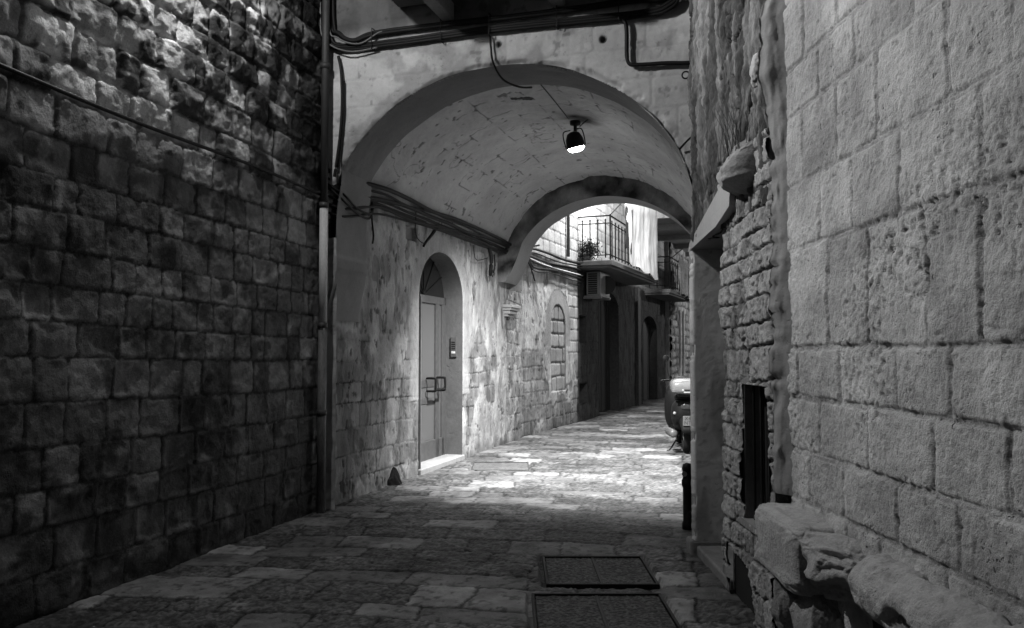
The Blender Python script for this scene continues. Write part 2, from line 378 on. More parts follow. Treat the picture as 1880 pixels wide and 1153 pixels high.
lump('ledge_block', (1.40, 3.90, .58), (.17, .31, .155), 3, M_right, rw, .014, 8, 90, .32, cuts=0)
lump('broken_stone', (1.39, 3.42, .60), (.16, .22, .125), 9, M_right, rw, .03, 4, 90, .30, cuts=26)
aa = dense(.6, 3.20, .012); th = np.linspace(-.62*math.pi, .62*math.pi, 60); A, Tt = np.meshgrid(aa, th, indexing='ij')
n1 = fbm(A*4, Tt*.5, 4, 91); n2 = fbm(A*22, Tt*3, 4, 92); chip = ss(.60, .68, fbm(A*3.2, Tt*.6, 3, 95))
endr = np.sqrt(np.clip(1-np.clip((A-3.10)/.10, 0, 1)**2, 0, 1)); r = (.115+.025*(n1-.5)+.022*(n2-.5)-.04*chip+.008*(fbm(A*60, Tt*8, 2, 97)-.5))*endr
grid('round_moulding', XW(1.385-r*np.cos(Tt), A, .625+r*np.sin(Tt)), M_right, rw, tone=.31*(.8+.4*n1)*(1-.25*chip))
lump('plinth_stone', (1.42, 4.02, .27), (.15, .12, .17), 21, M_right, rw, .02, 5, 60, .22, cuts=22)
lump('plinth_stone', (1.41, 3.72, .25), (.13, .22, .20), 25, M_right, rw, .02, 5, 60, .20, cuts=22)
lump('plinth_stone', (1.42, 3.74, .0), (.15, .40, .10), 29, M_right, rw, .02, 6, 60, .18, cuts=18)

# ================================================================== RUBBLE HOUSE (beyond it, on the right)
rh = thing('rubble_house', (1.5, 5.2, 0), 'crumbling rubble and brick house wall between the pale blocks and the passage on the right', 'house')
XU = lambda D: 1.33+.017*(D-4.15)
a = dense(4.20, 6.24, .010); z = np.concatenate([dense(2.28, 4.6, .010), dense(4.6, 7.5, .04)[1:]]); A, Z = np.meshgrid(a, z, indexing='ij')
r1 = fbm(A*9, Z*1.6, 5, 101); r2 = fbm(A*26, Z*7, 4, 102); r3 = fbm(A*3, Z*1.0, 3, 103)
h = (r1-.5)*.09+(r2-.5)*.06+(r3-.5)*.03+(fbm(A*60, Z*22, 3, 106)-.5)*.03
cr = np.abs(fbm(A*2.5+Z*.9, Z*1.1-A*.6, 4, 108)-.5); crack = ss(.012, .0, cr); h = h-.05*crack
big = ss(.035, .0, np.abs(A-(4.38+(3.1-Z)*.72+.10*(fbm(Z*5, A, 3, 3)-.5))))*ss(3.4, 3.1, Z)*ss(2.55, 2.7, Z); h = h-.07*big
wl = ss(.50, .60, fbm(A*7, Z*1.1, 5, 110)); tone = .62*(.03+.34*r2)*(1-.6*wl)*(.5+.9*fbm(A*40, Z*6, 4, 107))*(1-.8*crack)*(1-.85*big)
h = h-.05*ss(6.05, 6.24, A)*(.5+r1)-.02*ss(3.0, 2.3, Z)
EDU = (Z[0].copy(), (XU(A)-h-.01)[0].copy())
grid('rubble_face', XW(XU(A)-h-.01, A, Z), M_rubble, rh, tone=np.clip(tone, .01, .6))
# brick face below
a = dense(4.20, 5.24, .0075); z = dense(-.05, 2.66, .0075); A, Z = np.meshgrid(a, z, indexing='ij')
brick_seed = 33
cs = [-.3, .02, .2, .36, .5, .64, .78, .93, 1.08, 1.24, 1.34, 1.53, 1.66, 1.80, 1.93, 2.05, 2.16, 2.28, 2.38, 2.48, 2.6, 2.75]
e, q1, q2 = masonry(A, Z+.03*(A-4.5), cs, .16, .34, 33, wob=.018, rag=.014, cr=.03)
n1 = fbm(A*9, Z*7, 5, 120); n2 = fbm(A*28, Z*22, 4, 121)
raked = ss(.47, .56, fbm(A*2.5, Z*2.5, 3, 126)+.06)
h = ss(0, .012, e)*(.008+.018*raked)+(q1-.5)*.012+(n1-.5)*.03+(n2-.5)*.03
hole = ss(.62, .68, n2); h = h-.02*hole
tone = (.27+.06*q2)*(.75+.5*n1)*(1-.3*hole)*(.15+.85*ss(.001, .010, e)*ss(.0, .5, raked+.5*n1+.1))
cut = ((A > 4.27) & (A < 4.80) & (Z > .53) & (Z < 1.31)) | ((A > 4.60) & (A < 5.14) & (Z < .33-.2*(5.14-A)))
EDL = (Z[0].copy(), (XU(A)-h+.015)[0].copy())
grid('brick_face', XW(XU(A)-h+.015, A, Z), M_brick, rh, tone=np.clip(tone, .012, .6), mask=cut)
w_ = MB().box(XW, 1.34, 1.62, 4.24, 4.84, .49, .53).box(XW, 1.36, 1.62, 4.24, 4.27, .53, 1.31).box(XW, 1.36, 1.62, 4.80, 4.84, .53, 1.31).box(XW, 1.35, 1.62, 4.24, 4.84, 1.31, 1.35).build('window', M_dirty, rh)
MB().box(XW, 1.47, 1.50, 4.27, 4.80, .53, 1.31).build('pane', M_black, w_)
for k in range(4): MB().tube([(1.40, 4.33+k*.14, .53), (1.40, 4.33+k*.14, 1.31)], .008, 8, False).build('window_bar', M_iron, w_)
MB().box(XW, 1.39, 1.9, 4.58, 5.16, -.05, .30).build('cellar_recess', M_black, rh)
# rendered strip where the two houses meet
a = dense(0, 1, .06); z = dense(.78, 7.4, .02); A, Z = np.meshgrid(a, z, indexing='ij')
rag = .045*(fbm(Z*1.6, A*0, 4, 131)-.5); n = fbm(A*3, Z*9, 4, 132)
x0 = 1.340+rag*.6+.01*ss(2.6, 3.6, Z); x0 = np.where(Z < 2.5, np.interp(Z, *EDL), np.interp(Z, *EDU)); xs = x0+(1.408-x0)*A
grid('mortar_strip', XW(xs-.02*n*A*(1-A)*4, 4.205-.105*A-.03*(n-.5)*4*A*(1-A)+.0*A, Z), M_plaster, rh, tone=(.20+.08*n)*np.ones_like(Z))
# plaster patch fringe on the brick face next to the strip
# doorway
Xg_, Z = np.meshgrid(dense(1.345, 1.85, .012), dense(.08, 2.29, .012), indexing='ij'); n = fbm(Xg_*5, Z*5, 5, 135); n2 = fbm(Xg_*25, Z*25, 4, 136)
chp = ss(.60, .68, fbm(Z*9, Xg_*0, 4, 137))*ss(1.375, 1.35, Xg_); st = ss(.50, .64, fbm(Xg_*6, Z*1.6, 4, 138)+.16*ss(.6, .1, Z))
d_ = grid('doorway', XW(Xg_+.02*chp+.006*(n2-.5), 6.135-.005*(n-.5)-.002*(n2-.5)+.05*ss(1.36, 1.345, Xg_), Z), M_plaster, rh, tone=.70*(.85+.3*n)*(1-.35*st)*(1-.3*ss(.68, .74, n2)))
MB().box(XW, 1.365, 1.85, 6.15, 6.27, .10, 2.29).build('jamb_core', M_smooth, d_)
MB().box(XW, 1.325, 1.75, 6.13, 6.30, -.05, .10, .02).build('footing', M_dirty, d_)
MB().box(XW, 1.72, 1.78, 5.20, 6.14, 0, 2.28).build('door', M_wood, d_)
MB().box(XW, 1.40, 1.72, 5.16, 5.24, .0, 2.28).build('near_jamb', M_smooth, d_)
MB().box(XW, 1.37, 1.72, 5.24, 6.14, -.03, .06, .015).build('doorstep', M_dirty, d_)
V = [];
for D, zb, zt, xf in [(4.86, 2.37, 2.64, 1.30), (5.20, 2.30, 2.53, 1.305), (6.26, 2.262, 2.335, 1.352)]:
    V += [(xf, D, zb), (xf+.015, D, zt), (1.95, D, zt), (1.95, D, zb)]
F = [[0, 3, 2, 1], [8, 9, 10, 11]]+[[i*4+k, i*4+(k+1) % 4, (i+1)*4+(k+1) % 4, (i+1)*4+k] for i in range(2) for k in range(4)]
MB().add(V, F).build('lintel', M_smooth, rh)
MB().box(XW, 1.46, 3.2, 4.12, 4.22, -.05, 7.4).box(XW, 1.65, 3.2, 4.22, 5.18, -.05, 2.28).box(XW, 1.80, 3.2, 5.18, 6.14, -.05, 2.27).box(XW, 1.44, 3.2, 4.22, 6.23, 2.66, 7.4).box(XW, 1.86, 3.2, 6.14, 6.6, -.05, 7.4).build('wall_core', M_dirty, rh)
# jutting bracket stone
aa = np.linspace(4.42, 4.92, 44); prof = [(1.42, 2.72), (1.34, 2.70), (1.26, 2.655), (1.205, 2.59), (1.19, 2.52), (1.20, 2.455), (1.26, 2.43), (1.33, 2.40), (1.42, 2.36)]
pr = np.array(prof); tq = np.linspace(0, len(pr)-1, 50); pr = np.stack([np.interp(tq, range(len(pr)), pr[:, 0]), np.interp(tq, range(len(pr)), pr[:, 1])], -1)
A, K = np.meshgrid(aa, np.arange(50), indexing='ij'); sc_ = np.sqrt(np.clip(1-np.abs((A-4.67)/.2505)**5, 0, 1))*(1-.25*ss(4.6, 4.92, A))
n = fbm(A*9, K*.12, 4, 141)-.5; px = 1.42-(1.42-pr[K, 0])*sc_*(1+.35*n); pz = 2.54+(pr[K, 1]-2.54)*(.55+.45*sc_)+.03*n
grid('bracket_stone', XW(px, A, pz), M_brick, rh, tone=.2+.12*(n+.5))
lump('jutting_stone', (1.31, 4.30, 3.0), (.035, .05, .085), 37, M_brick, rh, .015, 2.4, 24, .4)
# dry weeds
wd = MB()
for k in range(34):
    y0 = 4.45+.42*random.random(); x0 = 1.24+.08*random.random(); L_ = .12+.22*random.random(); dx = random.uniform(-.10, .04); dy = random.uniform(-.12, .14)
    wd.tube([(x0, y0, 2.62), (x0+dx*.4, y0+dy*.3, 2.62+L_*.55), (x0+dx, y0+dy, 2.62+L_)], .0022, 4, True, (1, .4))
wd.build('dry_weed', M_leaf, label='tuft of thin dry weeds growing on the jutting bracket stone', cat='weed')

# ================================================================== THE VAULTED PASSAGE
ps = thing('vaulted_passage_house', tuple(TW(3, 0, 0)), 'old limewashed house with a round arched vaulted passage running under it', 'house')
def ell(w, c, a_, z0, b_): return z0+b_*np.sqrt(np.clip(1-((w-c)/a_)**2, 0, 1))
FA = (1.79, 1.74, 2.60, 1.50); VA = (1.68, 1.60, 2.70, 1.50); RA = (1.74, 1.50, 2.60, 1.29)
# front wall above and beside the arch
w = dense(-.25, 4.6, .0115); z = np.concatenate([dense(-.05, 4.9, .0115)[:-1], dense(4.9, 7.5, .04)]); Wg, Z = np.meshgrid(w, z, indexing='ij')
wr = Wg+.02*(fbm(Wg*9, Z*9, 3, 1)-.5)
mask = (((wr-FA[0])/FA[1])**2+((Z-FA[2])/FA[3])**2 < .998) & (Z > FA[2])
mask |= (Wg > FA[0]-FA[1]+.10) & (Wg < FA[0]+FA[1]-.0) & (Z <= 3.0)
e, q1, q2 = masonry(Wg, Z, np.arange(-.2, 8, .27), .3, .5, 51, wob=.02, rag=.006)
n1 = fbm(Wg*4, Z*4, 5, 151); n2 = fbm(Wg*20, Z*20, 4, 152)
rim = np.sqrt(((Wg-FA[0])/FA[1])**2+(np.clip(Z-FA[2], 0, 9)/FA[3])**2)
h = (n1-.5)*.03+(n2-.5)*.010+.005*ss(0, .015, e)-.04*ss(1.035, 1.0, rim+.05*(n1-.5)+.03*(n2-.5))
tone = .39*(.6+.8*fbm(Wg*1.9, Z*1.9, 5, 153))*(.93+.07*ss(0, .015, e))
st = ss(.56, .72, n1+.14*ss(1.10, 1.0, rim)+.08*(ss(4.35, 4.7, Z))+.08*ss(2.6, 3.4, Wg)); tone *= 1-.32*st
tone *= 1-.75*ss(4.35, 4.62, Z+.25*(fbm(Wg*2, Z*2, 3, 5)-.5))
spot = ss(.72, .78, fbm(Wg*14, Z*14, 3, 157)); tone *= 1-.35*spot
for (cw, cz, rr) in [(2.75, 4.23, .035), (1.79, 4.29, .03), (.30, 3.32, .03)]:
    d = np.hypot(Wg-cw, Z-cz); h -= .04*ss(rr, rr*.6, d); tone *= 1-.85*ss(rr*1.3, rr*.7, d)
Pw = TW(0*Wg, Wg, Z)-np.array([FT[0], FT[1], 0])*h[..., None]
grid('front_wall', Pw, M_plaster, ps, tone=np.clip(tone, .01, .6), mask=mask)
def arc(parm, n=110, z_lo=None):
    c, a_, z0, b_ = parm; th = np.linspace(math.pi, 0, n); return c+a_*np.cos(th), z0+b_*np.sin(th)
def sweep(name, pa, s0, s1, ns, mat, tone, seed=0, amp=.012, floor_=True, n=150, tf=None, right=None, zcut=None, foot=None):
    W_, Z_ = arc(pa, n)
    if floor_:
        zl = np.linspace(-.05, pa[2], 40)[:-1]; W_ = np.concatenate([np.full(39, W_[0]), W_, np.full(39, W_[-1])]); Z_ = np.concatenate([zl, Z_, zl[::-1]])
    s = np.linspace(s0, s1, ns); S, K = np.meshgrid(s, np.arange(len(W_)), indexing='ij')
    Wk = W_[K]; Zk = Z_[K]; nn = fbm(S*3, K*.06, 4, seed)-.5; dx = Wk-pa[0]; dz = np.clip(Zk-pa[2], 0, 9); L_ = np.hypot(dx, dz)+1e-6
    sag = 1+amp*nn*2/L_
    tn = tone*(.85+.3*fbm(S*1.5, K*.03, 4, seed+4)); h = 0
    if tf is not None: tn, h = tf(S, K*4.9/n, tn)
    if right is not None: dx = np.where(dx > 0, dx*right(S), dx)
    W2 = pa[0]+dx*(sag+h/L_); Z2 = np.where(Zk > pa[2], pa[2]+dz*(sag+h/L_), Zk)
    if foot is not None:
        W2 = np.where((dx < 0) & (Z2 < foot[1]), foot[2]*np.sqrt(np.clip((Z2-foot[0])/(foot[1]-foot[0]), 0, 1))+(W2-foot[2])*0-.02, W2)
    mk_ = None if zcut is None else (dx < 0) & (Z2 < zcut)
    return grid(name, TW(S, W2, Z2), mat, ps, tone=np.clip(tn, .01, .6), mask=mk_)
sweep('front_arch', FA, -.005, .60, 50, M_plaster, .15, 161, .02, True, zcut=3.0)
def vt(S, K, tn):
    e, q1, q2 = masonry(S*1.0+.0, K, np.arange(-.5, 7, .30), .35, .6, 171, wob=.02, rag=.006)
    show = ss(.44, .54, fbm(S*1.2, K*1.2, 3, 172))
    line = ss(.009, .003, e)*show*ss(.44, .54, fbm(S*5, K*5, 3, 173)); tn = .35*(.84+.32*fbm(S*2.1, K*2.1, 5, 174))*(1-.10*ss(.5, .62, fbm(S*1.1, K*1.6, 4, 179)))
    sp = ss(.76, .80, fbm(S*11, K*11, 3, 175)); cr = ss(.005, .001, np.abs(fbm(S*1.1, K*1.1, 5, 176)-.49))*ss(.5, .6, fbm(S*2, K*2, 2, 177))
    tn = tn*(1-.65*line)*(1-.65*sp)*(1-.6*cr)
    lampd = np.hypot((S-2.15)*.8, K-2.80)
    tn = tn*(1-.85*ss(.26, .05, lampd+.10*(fbm(S*8, K*8, 3, 178)-.5)))      # ragged dark patch where the lamp hangs
    patch = (np.abs(S-1.25-.35*(K-2.4)) < .03+.02*(K > 2.4)) & (np.abs(K-2.40) < .11); tn = np.where(patch, tn*.12, tn)
    return tn, .010*line+.006*sp
sweep('vault', VA, .58, 5.45, 420, M_plaster, .30, 165, .035, False, 420, vt, right=lambda S: 1.17-.032*(S-.6), zcut=3.08)
S_, K_ = np.meshgrid(dense(.0, 6.0, .05), np.linspace(0, 1, 8), indexing='ij'); grid('vault_ledge', TW(S_, -.02+.19*K_, 3.06+.05*K_+.01*fbm(S_*4, K_*3, 3, 5)), M_plaster, ps, tone=.05+0*S_)
def rt(S, K, tn):
    n = fbm(S*4, K*4, 4, 181); return tn*(.5+1.0*n), (n-.5)*.02
# rear rib: face, soffit
W_, Z_ = arc(RA, 160); rr = np.linspace(0, 1, 22); K, R_ = np.meshgrid(np.arange(160), rr, indexing='ij')
Wk = W_[K]; Zk = Z_[K]; dx = Wk-RA[0]; dz = Zk-RA[2]
Wo = RA[0]+dx*(1+R_*.16); Zo = np.where(dz > .02, RA[2]+dz*(1+R_*.42), Zk+0)
n = fbm(Wo*4, Zo*4, 5, 185); Pk = TW(5.40+(n-.5)*.03, Wo, Zo)
Pk[:, :, :] = np.where(((Wk < RA[0]) & (Zk < 3.22))[..., None], TW(5.40+(n-.5)*.03, ((.445*np.sqrt(np.clip((Zk-2.52)/.7, 0, 1))-.02)*(1-R_)), Zk), Pk)
grid('rear_arch', Pk, M_wall, ps, tone=.11*np.clip(-.6+3.2*n, .1, 3))
sweep('rear_soffit', RA, 5.40, 6.05, 40, M_plaster, .20, 187, .008, False, 150, foot=(2.52, 3.22, .445))
# corbels the rear arch stands on
for sgn in (1,):
    Ks = np.linspace(0, 1, 30); Ss = np.linspace(5.36, 6.08, 30); Kk, S_ = np.meshgrid(Ks, Ss, indexing='ij')
    ww = (.26+.04*Kk)*np.sqrt(Kk)*(1-.25*np.abs((S_-5.72)/.36)**3*(1-Kk)); zz = 2.30+.35*Kk+0*S_
    ww = np.where(sgn, 3.55-ww, ww)
    grid('arch_corbel', TW(S_, ww, zz), M_plaster, ps, tone=.24+0*ww)
# impost pilaster under the front arch
S_, Z = np.meshgrid(dense(-.02, .78, .02), dense(1.80, 3.3, .02), indexing='ij')
ww = .15*ss(.78, .60, S_)*(.35+.65*ss(1.80, 2.3, Z))+.05*ss(2.75, 3.2, Z)*ss(.78, .6, S_)-.01; ww += .012*(ss(2.26, 2.29, Z)-ss(2.40, 2.43, Z)); ww += .01*(fbm(S_*4, Z*4, 3, 6)-.5)
grid('impost', TW(S_, ww+.02, Z), M_plaster, ps, tone=.15+.07*fbm(S_*3, Z*3, 4, 7))
# left wall with the doorway
DC, DR = 3.08, .75
def door_hole(S, Z, g=0): return (np.abs(S-DC) < DR+g) & ((Z < 2.20) | ((((S-DC)/(DR+g))**2+((Z-2.20)/(.60+g))**2) < 1) & (Z >= 2.2))
def oldwall(S, Z, seed, base=.30, scale=1.0, peelz=1.2, cz=None):
    rs = np.random.RandomState(seed); c = [-.3]
    while c[-1] < 8: c.append(c[-1]+.20+.09*rs.rand())
    e, q1, q2 = masonry(S, Z, c, .18, .50, seed, wob=.05, rag=.016, cr=.03)
    n1 = fbm(S*4, Z*3, 5, seed+1); n2 = fbm(S*16, Z*9, 4, seed+2); n3 = fbm(S*1.3, Z*1.0, 4, seed+3)
    pl = ss(.43, .50, n3+.16*ss(peelz-.5, peelz+.9, Z)-.05+.10*(n2-.5)+.22*(fbm(S*4.5, Z*3.5, 4, seed+11)-.5))               # 1 = lime coat still on
    h = pl*.016+(1-pl)*(ss(0, .014, e)*.009+(q1-.5)*.010)+(n1-.5)*.022+(n2-.5)*.010
    crk = ss(.012, .0, e)*(1-pl)
    tone = pl*(base*1.12)*(.62+.75*n1)+(1-pl)*base*(.50+.28*q2)*(.6+.8*n1)
    tone = tone*(1-.85*crk*ss(.42, .58, fbm(S*2.6, Z*2.6, 3, seed+12)))*(.55+.9*fbm(S*9, Z*5, 5, seed+13))
    flake = ss(.60, .66, fbm(S*7, Z*3.2, 4, seed+7)); tone = tone*(1-.35*flake); h = h-.008*flake
    pk = ss(.70, .76, n2); tone = tone*(1-.6*pk); h = h-.015*pk
    foot = ss(.35, .05, Z+.2*fbm(S*3, Z*3, 3, seed+8)); tone = tone*(1-.45*foot)
    return h, tone
s = dense(-.05, 6.9, .0115); z = np.concatenate([dense(-.05, 3.4, .0115)[:-1], dense(3.4, 7.5, .04)]); S, Z = np.meshgrid(s, z, indexing='ij')
h, tone = oldwall(S, Z, 201, .30)
tone *= 1-.45*ss(1.7, .2, S)*ss(.5, 3., Z)*.6  # dimness of grazing lamplight at the upper front painted into the wall colour
d = np.sqrt(((S-DC)/DR)**2+(np.clip(Z-2.2, 0, 9)/.6)**2); sur = ss(1.45, 1.25, d)*(Z > .9); tone = tone*(1-sur)+sur*.31*(.8+.4*fbm(S*3, Z*3, 4, 3)); h = h*(1-.7*sur)+.012*sur
edge = ss(1.06, 1.0, d); h = h*(1-edge)
niche = (np.abs(S-2.06) < .17) & (np.abs(Z-2.93) < .09); h = np.where(niche, h-.10, h); tone = np.where(niche, tone*.6, tone)
hole = (np.abs(S-4.28) < .03) & (np.abs(Z-2.15) < .04); h = np.where(hole, -.06, h)
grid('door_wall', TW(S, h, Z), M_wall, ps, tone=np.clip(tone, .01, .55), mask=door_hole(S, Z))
# recessed doorway
dw = MB()
zs = [0, .5, 1.0, 1.5, 2.2]
th = np.linspace(0, math.pi, 40); out = [(DC-DR, 0.0)]+[(DC-DR*math.cos(t), 2.20+.60*math.sin(t)) for t in th]+[(DC+DR, 0.0)]
V = [TW(p, .012, q) for p, q in out]+[TW(p, -.29, q) for p, q in out]; n = len(out)
dw.add(V, [[i, i+1, n+i+1, n+i] for i in range(n-1)])
dwy = dw.build('doorway', stone_mat('door_reveal', base=.10, tone=False, mott=.4, pit=.3, pit_scale=12, coarse=.004, fine=.002), ps, smooth=True)
MB().box(TW, DC-DR-.02, DC+DR+.02, -.29, .045, -.02, .055, .01).build('threshold', M_marble, dwy)
dr = MB()
for a0, a1, c0, c1 in [(DC-DR, DC-DR+.07, .05, 2.25), (DC+DR-.07, DC+DR, .05, 2.25), (DC-DR, DC+DR, 2.15, 2.25), (DC-DR+.07, DC+DR-.07, .05, .30), (DC-DR+.07, DC-DR+.17, .3, 2.15), (DC+.37, DC+.50, .05, 2.15), (DC+.60, DC+.68, .05, 2.15)]:
    dr.box(TW, a0, a1, -.285, -.235, c0, c1, .004)
dd = dr.build('door', M_alud, ps)
MB().box(TW, DC-DR+.1, DC+DR-.1, -.27, -.262, .2, 2.16).build('glass', M_glass, dd)
MB().box(TW, DC-.15, DC+.36, -.262, -.25, 1.02, 1.12, .003).box(TW, DC-.15, DC+.30, -.262, -.25, .80, .88, .003).build('kick_strip', M_alud, dd)
hb = MB()
for q in (DC+.06, DC+.40): hb.tube([TW(q, -.24, 1.14), TW(q, -.13, 1.14), TW(q, -.11, 1.12), TW(q, -.11, 1.0), TW(q, -.13, .97), TW(q, -.24, .97)], .016, 8)
hb.tube([TW(DC+.06, -.11, .99), TW(DC+.40, -.11, .99)], .016, 8); hb.build('handle', M_iron, dd)
MB().box(TW, DC-DR, DC+DR, -.285, -.27, 2.25, 2.85).build('fanlight', M_black, dd)
fl = MB()
for k in range(1, 6):
    t = math.pi*k/6; fl.tube([TW(DC, -.26, 2.26), TW(DC-.72*math.cos(t), -.26, 2.26+.56*math.sin(t))], .01, 6, False)
fl.build('fanlight_bar', M_iron, dd)
MB().box(TW, DC-DR-.0, DC-DR+.012, -.23, .03, .06, 2.18, .003).build('edge_strip', M_alu, dd)
ic = MB().box(TW, DC+DR-.025, DC+DR-.002, -.16, -.07, 1.42, 1.70, .004).build('intercom', M_alud, ps)
MB().box(TW, DC+DR-.030, DC+DR-.024, -.145, -.09, 1.47, 1.50).build('name_plate', M_white, ic)
for k in range(4): MB().box(TW, DC+DR-.029, DC+DR-.024, -.145, -.09, 1.53+k*.03, 1.545+k*.03).build('bell_button', M_iron, ic)
# carved corbel stone
cb = MB().box(TW, 5.66, 6.22, .0, .17, 2.21, 2.26, .008).box(TW, 5.69, 6.19, .0, .15, 2.17, 2.21, .008).box(TW, 5.72, 6.16, .0, .12, 2.11, 2.17, .01).box(TW, 5.75, 6.12, .0, .08, 2.07, 2.11, .01).build('carved_corbel', M_smooth, ps)
# right wall of the passage, roof and rear wall (closes the room)
S, Z = np.meshgrid(dense(.0, 6.05, .03), dense(-.05, 3.3, .03), indexing='ij'); h, tone = oldwall(S, Z, 231, .28)
grid('side_wall', TW(S, 3.60-.06*S-h, Z), M_wall, ps, tone=np.clip(tone, .01, .5))
core = MB().box(TW, .10, 6.0, 3.6, 8.0, -.05, 7.4).box(TW, .10, 6.0, -2.5, 4.2, 4.45, 7.4).box(TW, .1, DC-DR-.03, -2.5, -.06, -.05, 4.4).box(TW, DC+DR+.03, 6.85, -2.5, -.06, -.05, 7.4).box(TW, DC-DR-.03, DC+DR+.03, -2.5, -.32, -.05, 4.4)
core.build('wall_core', M_dirty, ps)
w = dense(-.1, 4.2, .03); z = dense(2.5, 7.4, .03); Wg, Z = np.meshgrid(w, z, indexing='ij'); mk = (((Wg-RA[0])/RA[1])**2+((Z-RA[2])/RA[3])**2 < 1.0)
grid('rear_wall', TW(6.05, Wg, Z), M_wall, ps, tone=.2*np.ones_like(Z), mask=mk)
MB().box(TW, 5.5, 6.05, 3.24, 8, -.05, 2.6).build('rear_pier', M_smooth, ps)

# balcony over the arch, only its underside in view
ob = MB().box(TW, -.95, -.03, .80, 4.3, 4.74, 4.92, .02).build('balcony', M_dirty, ps)
for q in (1.25, 2.3, 3.3): MB().box(TW, -.70, -.03, q, q+.12, 4.55, 4.72, .02).build('bracket', M_dirty, ob)

# ================================================================== THE STREET BEYOND
fh = thing('balcony_house', tuple(FW(4, 0, 0)), 'old stone house beyond the passage with a bricked up arch and two iron balconies', 'house')
HOLES = [(3.47, 4.00, 1.70, 2.28, 0), (3.45, 4.05, .36, .80, 0), (5.03, 7.00, -.1, 2.55, .40), (9.84, 12.0, -.1, 2.1, .45)]
def in_hole(S, Z, k, g=0):
    a0, a1, c0, c1, ar = HOLES[k]; r = (a1-a0)/2; m_ = (S > a0-g) & (S < a1+g) & (Z > c0-g) & (Z < c1+(0 if ar else g))
    if ar: m_ |= ((((S-(a0+a1)/2)/(r+g))**2+((Z-c1)/(ar+g))**2) < 1) & (Z >= c1)
    return m_
s = np.concatenate([dense(-.35, 5.0, .018)[:-1], dense(5.0, 13.5, .03)]); z = np.concatenate([dense(-.05, 5.6, .018)[:-1], dense(5.6, 8, .05)]); S, Z = np.meshgrid(s, z, indexing='ij')
h, tone = oldwall(S, Z, 261, .31)
e, q1, q2 = masonry(S, Z, np.arange(-.2, 9, .24), .28, .42, 266, wob=.012, rag=.006)
upw = ss(3.2, 3.5, Z); upw = np.maximum(upw, ss(2.6, 2.8, S)*ss(1.2, 1.6, Z)*ss(3.6, 3.4, S))
h = h*(1-upw)+upw*(.012*ss(0, .018, e)+.006*(q1-.5)); tone = tone*(1-upw)+upw*.36*(.75+.4*q2)*(.45+.55*ss(0, .014, e))*(.75+.5*fbm(S*4, Z*4, 4, 3))
tone = tone*(1-.90*ss(3.28, 3.40, S)*ss(3.4, 3.25, Z))                        # balcony's shadow painted into the facade colour
# bricked up arch
ax, ar_ = 2.02, .46
d = np.where(Z > 2.0, np.sqrt(((S-ax)/ar_)**2+((Z-2.0)/.42)**2), np.abs(S-ax)/ar_); inn = (d < 1) & (Z > .72)
e2, p1, p2 = masonry(S, Z, [.3, .70, 1.00, 1.27, 1.58, 1.85, 2.12, 2.5], .22, .42, 268, wob=.02, rag=.012, cr=.05)
h = np.where(inn, -.03+.022*ss(0, .03, e2)+.02*(p1-.5), h); tone = np.where(inn, .26*(.7+.5*p2)*(.25+.75*ss(0, .022, e2)), tone)
rimk = np.abs(d-1)*ar_; tone = tone*np.where((Z > .72), 1-.85*ss(.028, .006, rimk)*(1-.6*ss(ax, ax-.3, S)), 1); h = h-.03*ss(.02, .0, rimk)*(Z > .72)
sur = (d >= 1.05) & (d < 1.75) & (Z > 1.6); tone = np.where(sur, .24*(.85+.3*fbm(S*3, Z*3, 3, 2)), tone); h = np.where(sur, .01, h)
mk = np.zeros(S.shape, bool)
for k in range(4): mk |= in_hole(S, Z, k)
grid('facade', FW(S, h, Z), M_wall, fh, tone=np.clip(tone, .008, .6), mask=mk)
for k, nm in enumerate(('window', 'window', 'doorway', 'doorway')):
    a0, a1, c0, c1, ar = HOLES[k]; r = (a1-a0)/2; cx = (a0+a1)/2
    if ar: out = [(a0, c0)]+[(cx-r*math.cos(t), c1+ar*math.sin(t)) for t in np.linspace(0, math.pi, 24)]+[(a1, c0)]
    else: out = [(a0, c0), (a0, c1), (a1, c1), (a1, c0), (a0, c0)]
    n = len(out); V = [FW(p, .02, q) for p, q in out]+[FW(p, -.28, q) for p, q in out]
    o_ = mkmesh(nm, V, [[i, i+1, n+i+1, n+i] for i in range(n-1)], M_wood, fh, smooth=False)
    if nm == 'window': MB().box(FW, a0, a1, -.22, -.2, c0, c1).build('pane', M_black, o_)
    else:
        dm = MB(); npl = 7
        for q in range(npl): dm.box(FW, a0+(a1-a0)*q/npl+.006, a0+(a1-a0)*(q+1)/npl-.006, -.26, -.22-.01*(q % 2), .02, c1+ar*.96*math.sqrt(max(0, 1-(((q+.5)/npl-.5)*2)**2)), .006)
        dm.build('door', M_black if k == 2 else M_wood, o_)
MB().box(FW, -.3, 13.5, -2.5, -.3, -.05, 8).build('wall_core', M_dirty, fh)
MB().box(FW, 8.95, 9.3, 0, .10, -.05, 3.3, .02).build('wall_strip', M_wood, fh)  # dark upright strip standing slightly proud of the facade
MB().box(FW, 3.62, 4.75, -.02, .035, 3.45, 5.6, .01).build('shutter_board', M_white, fh)

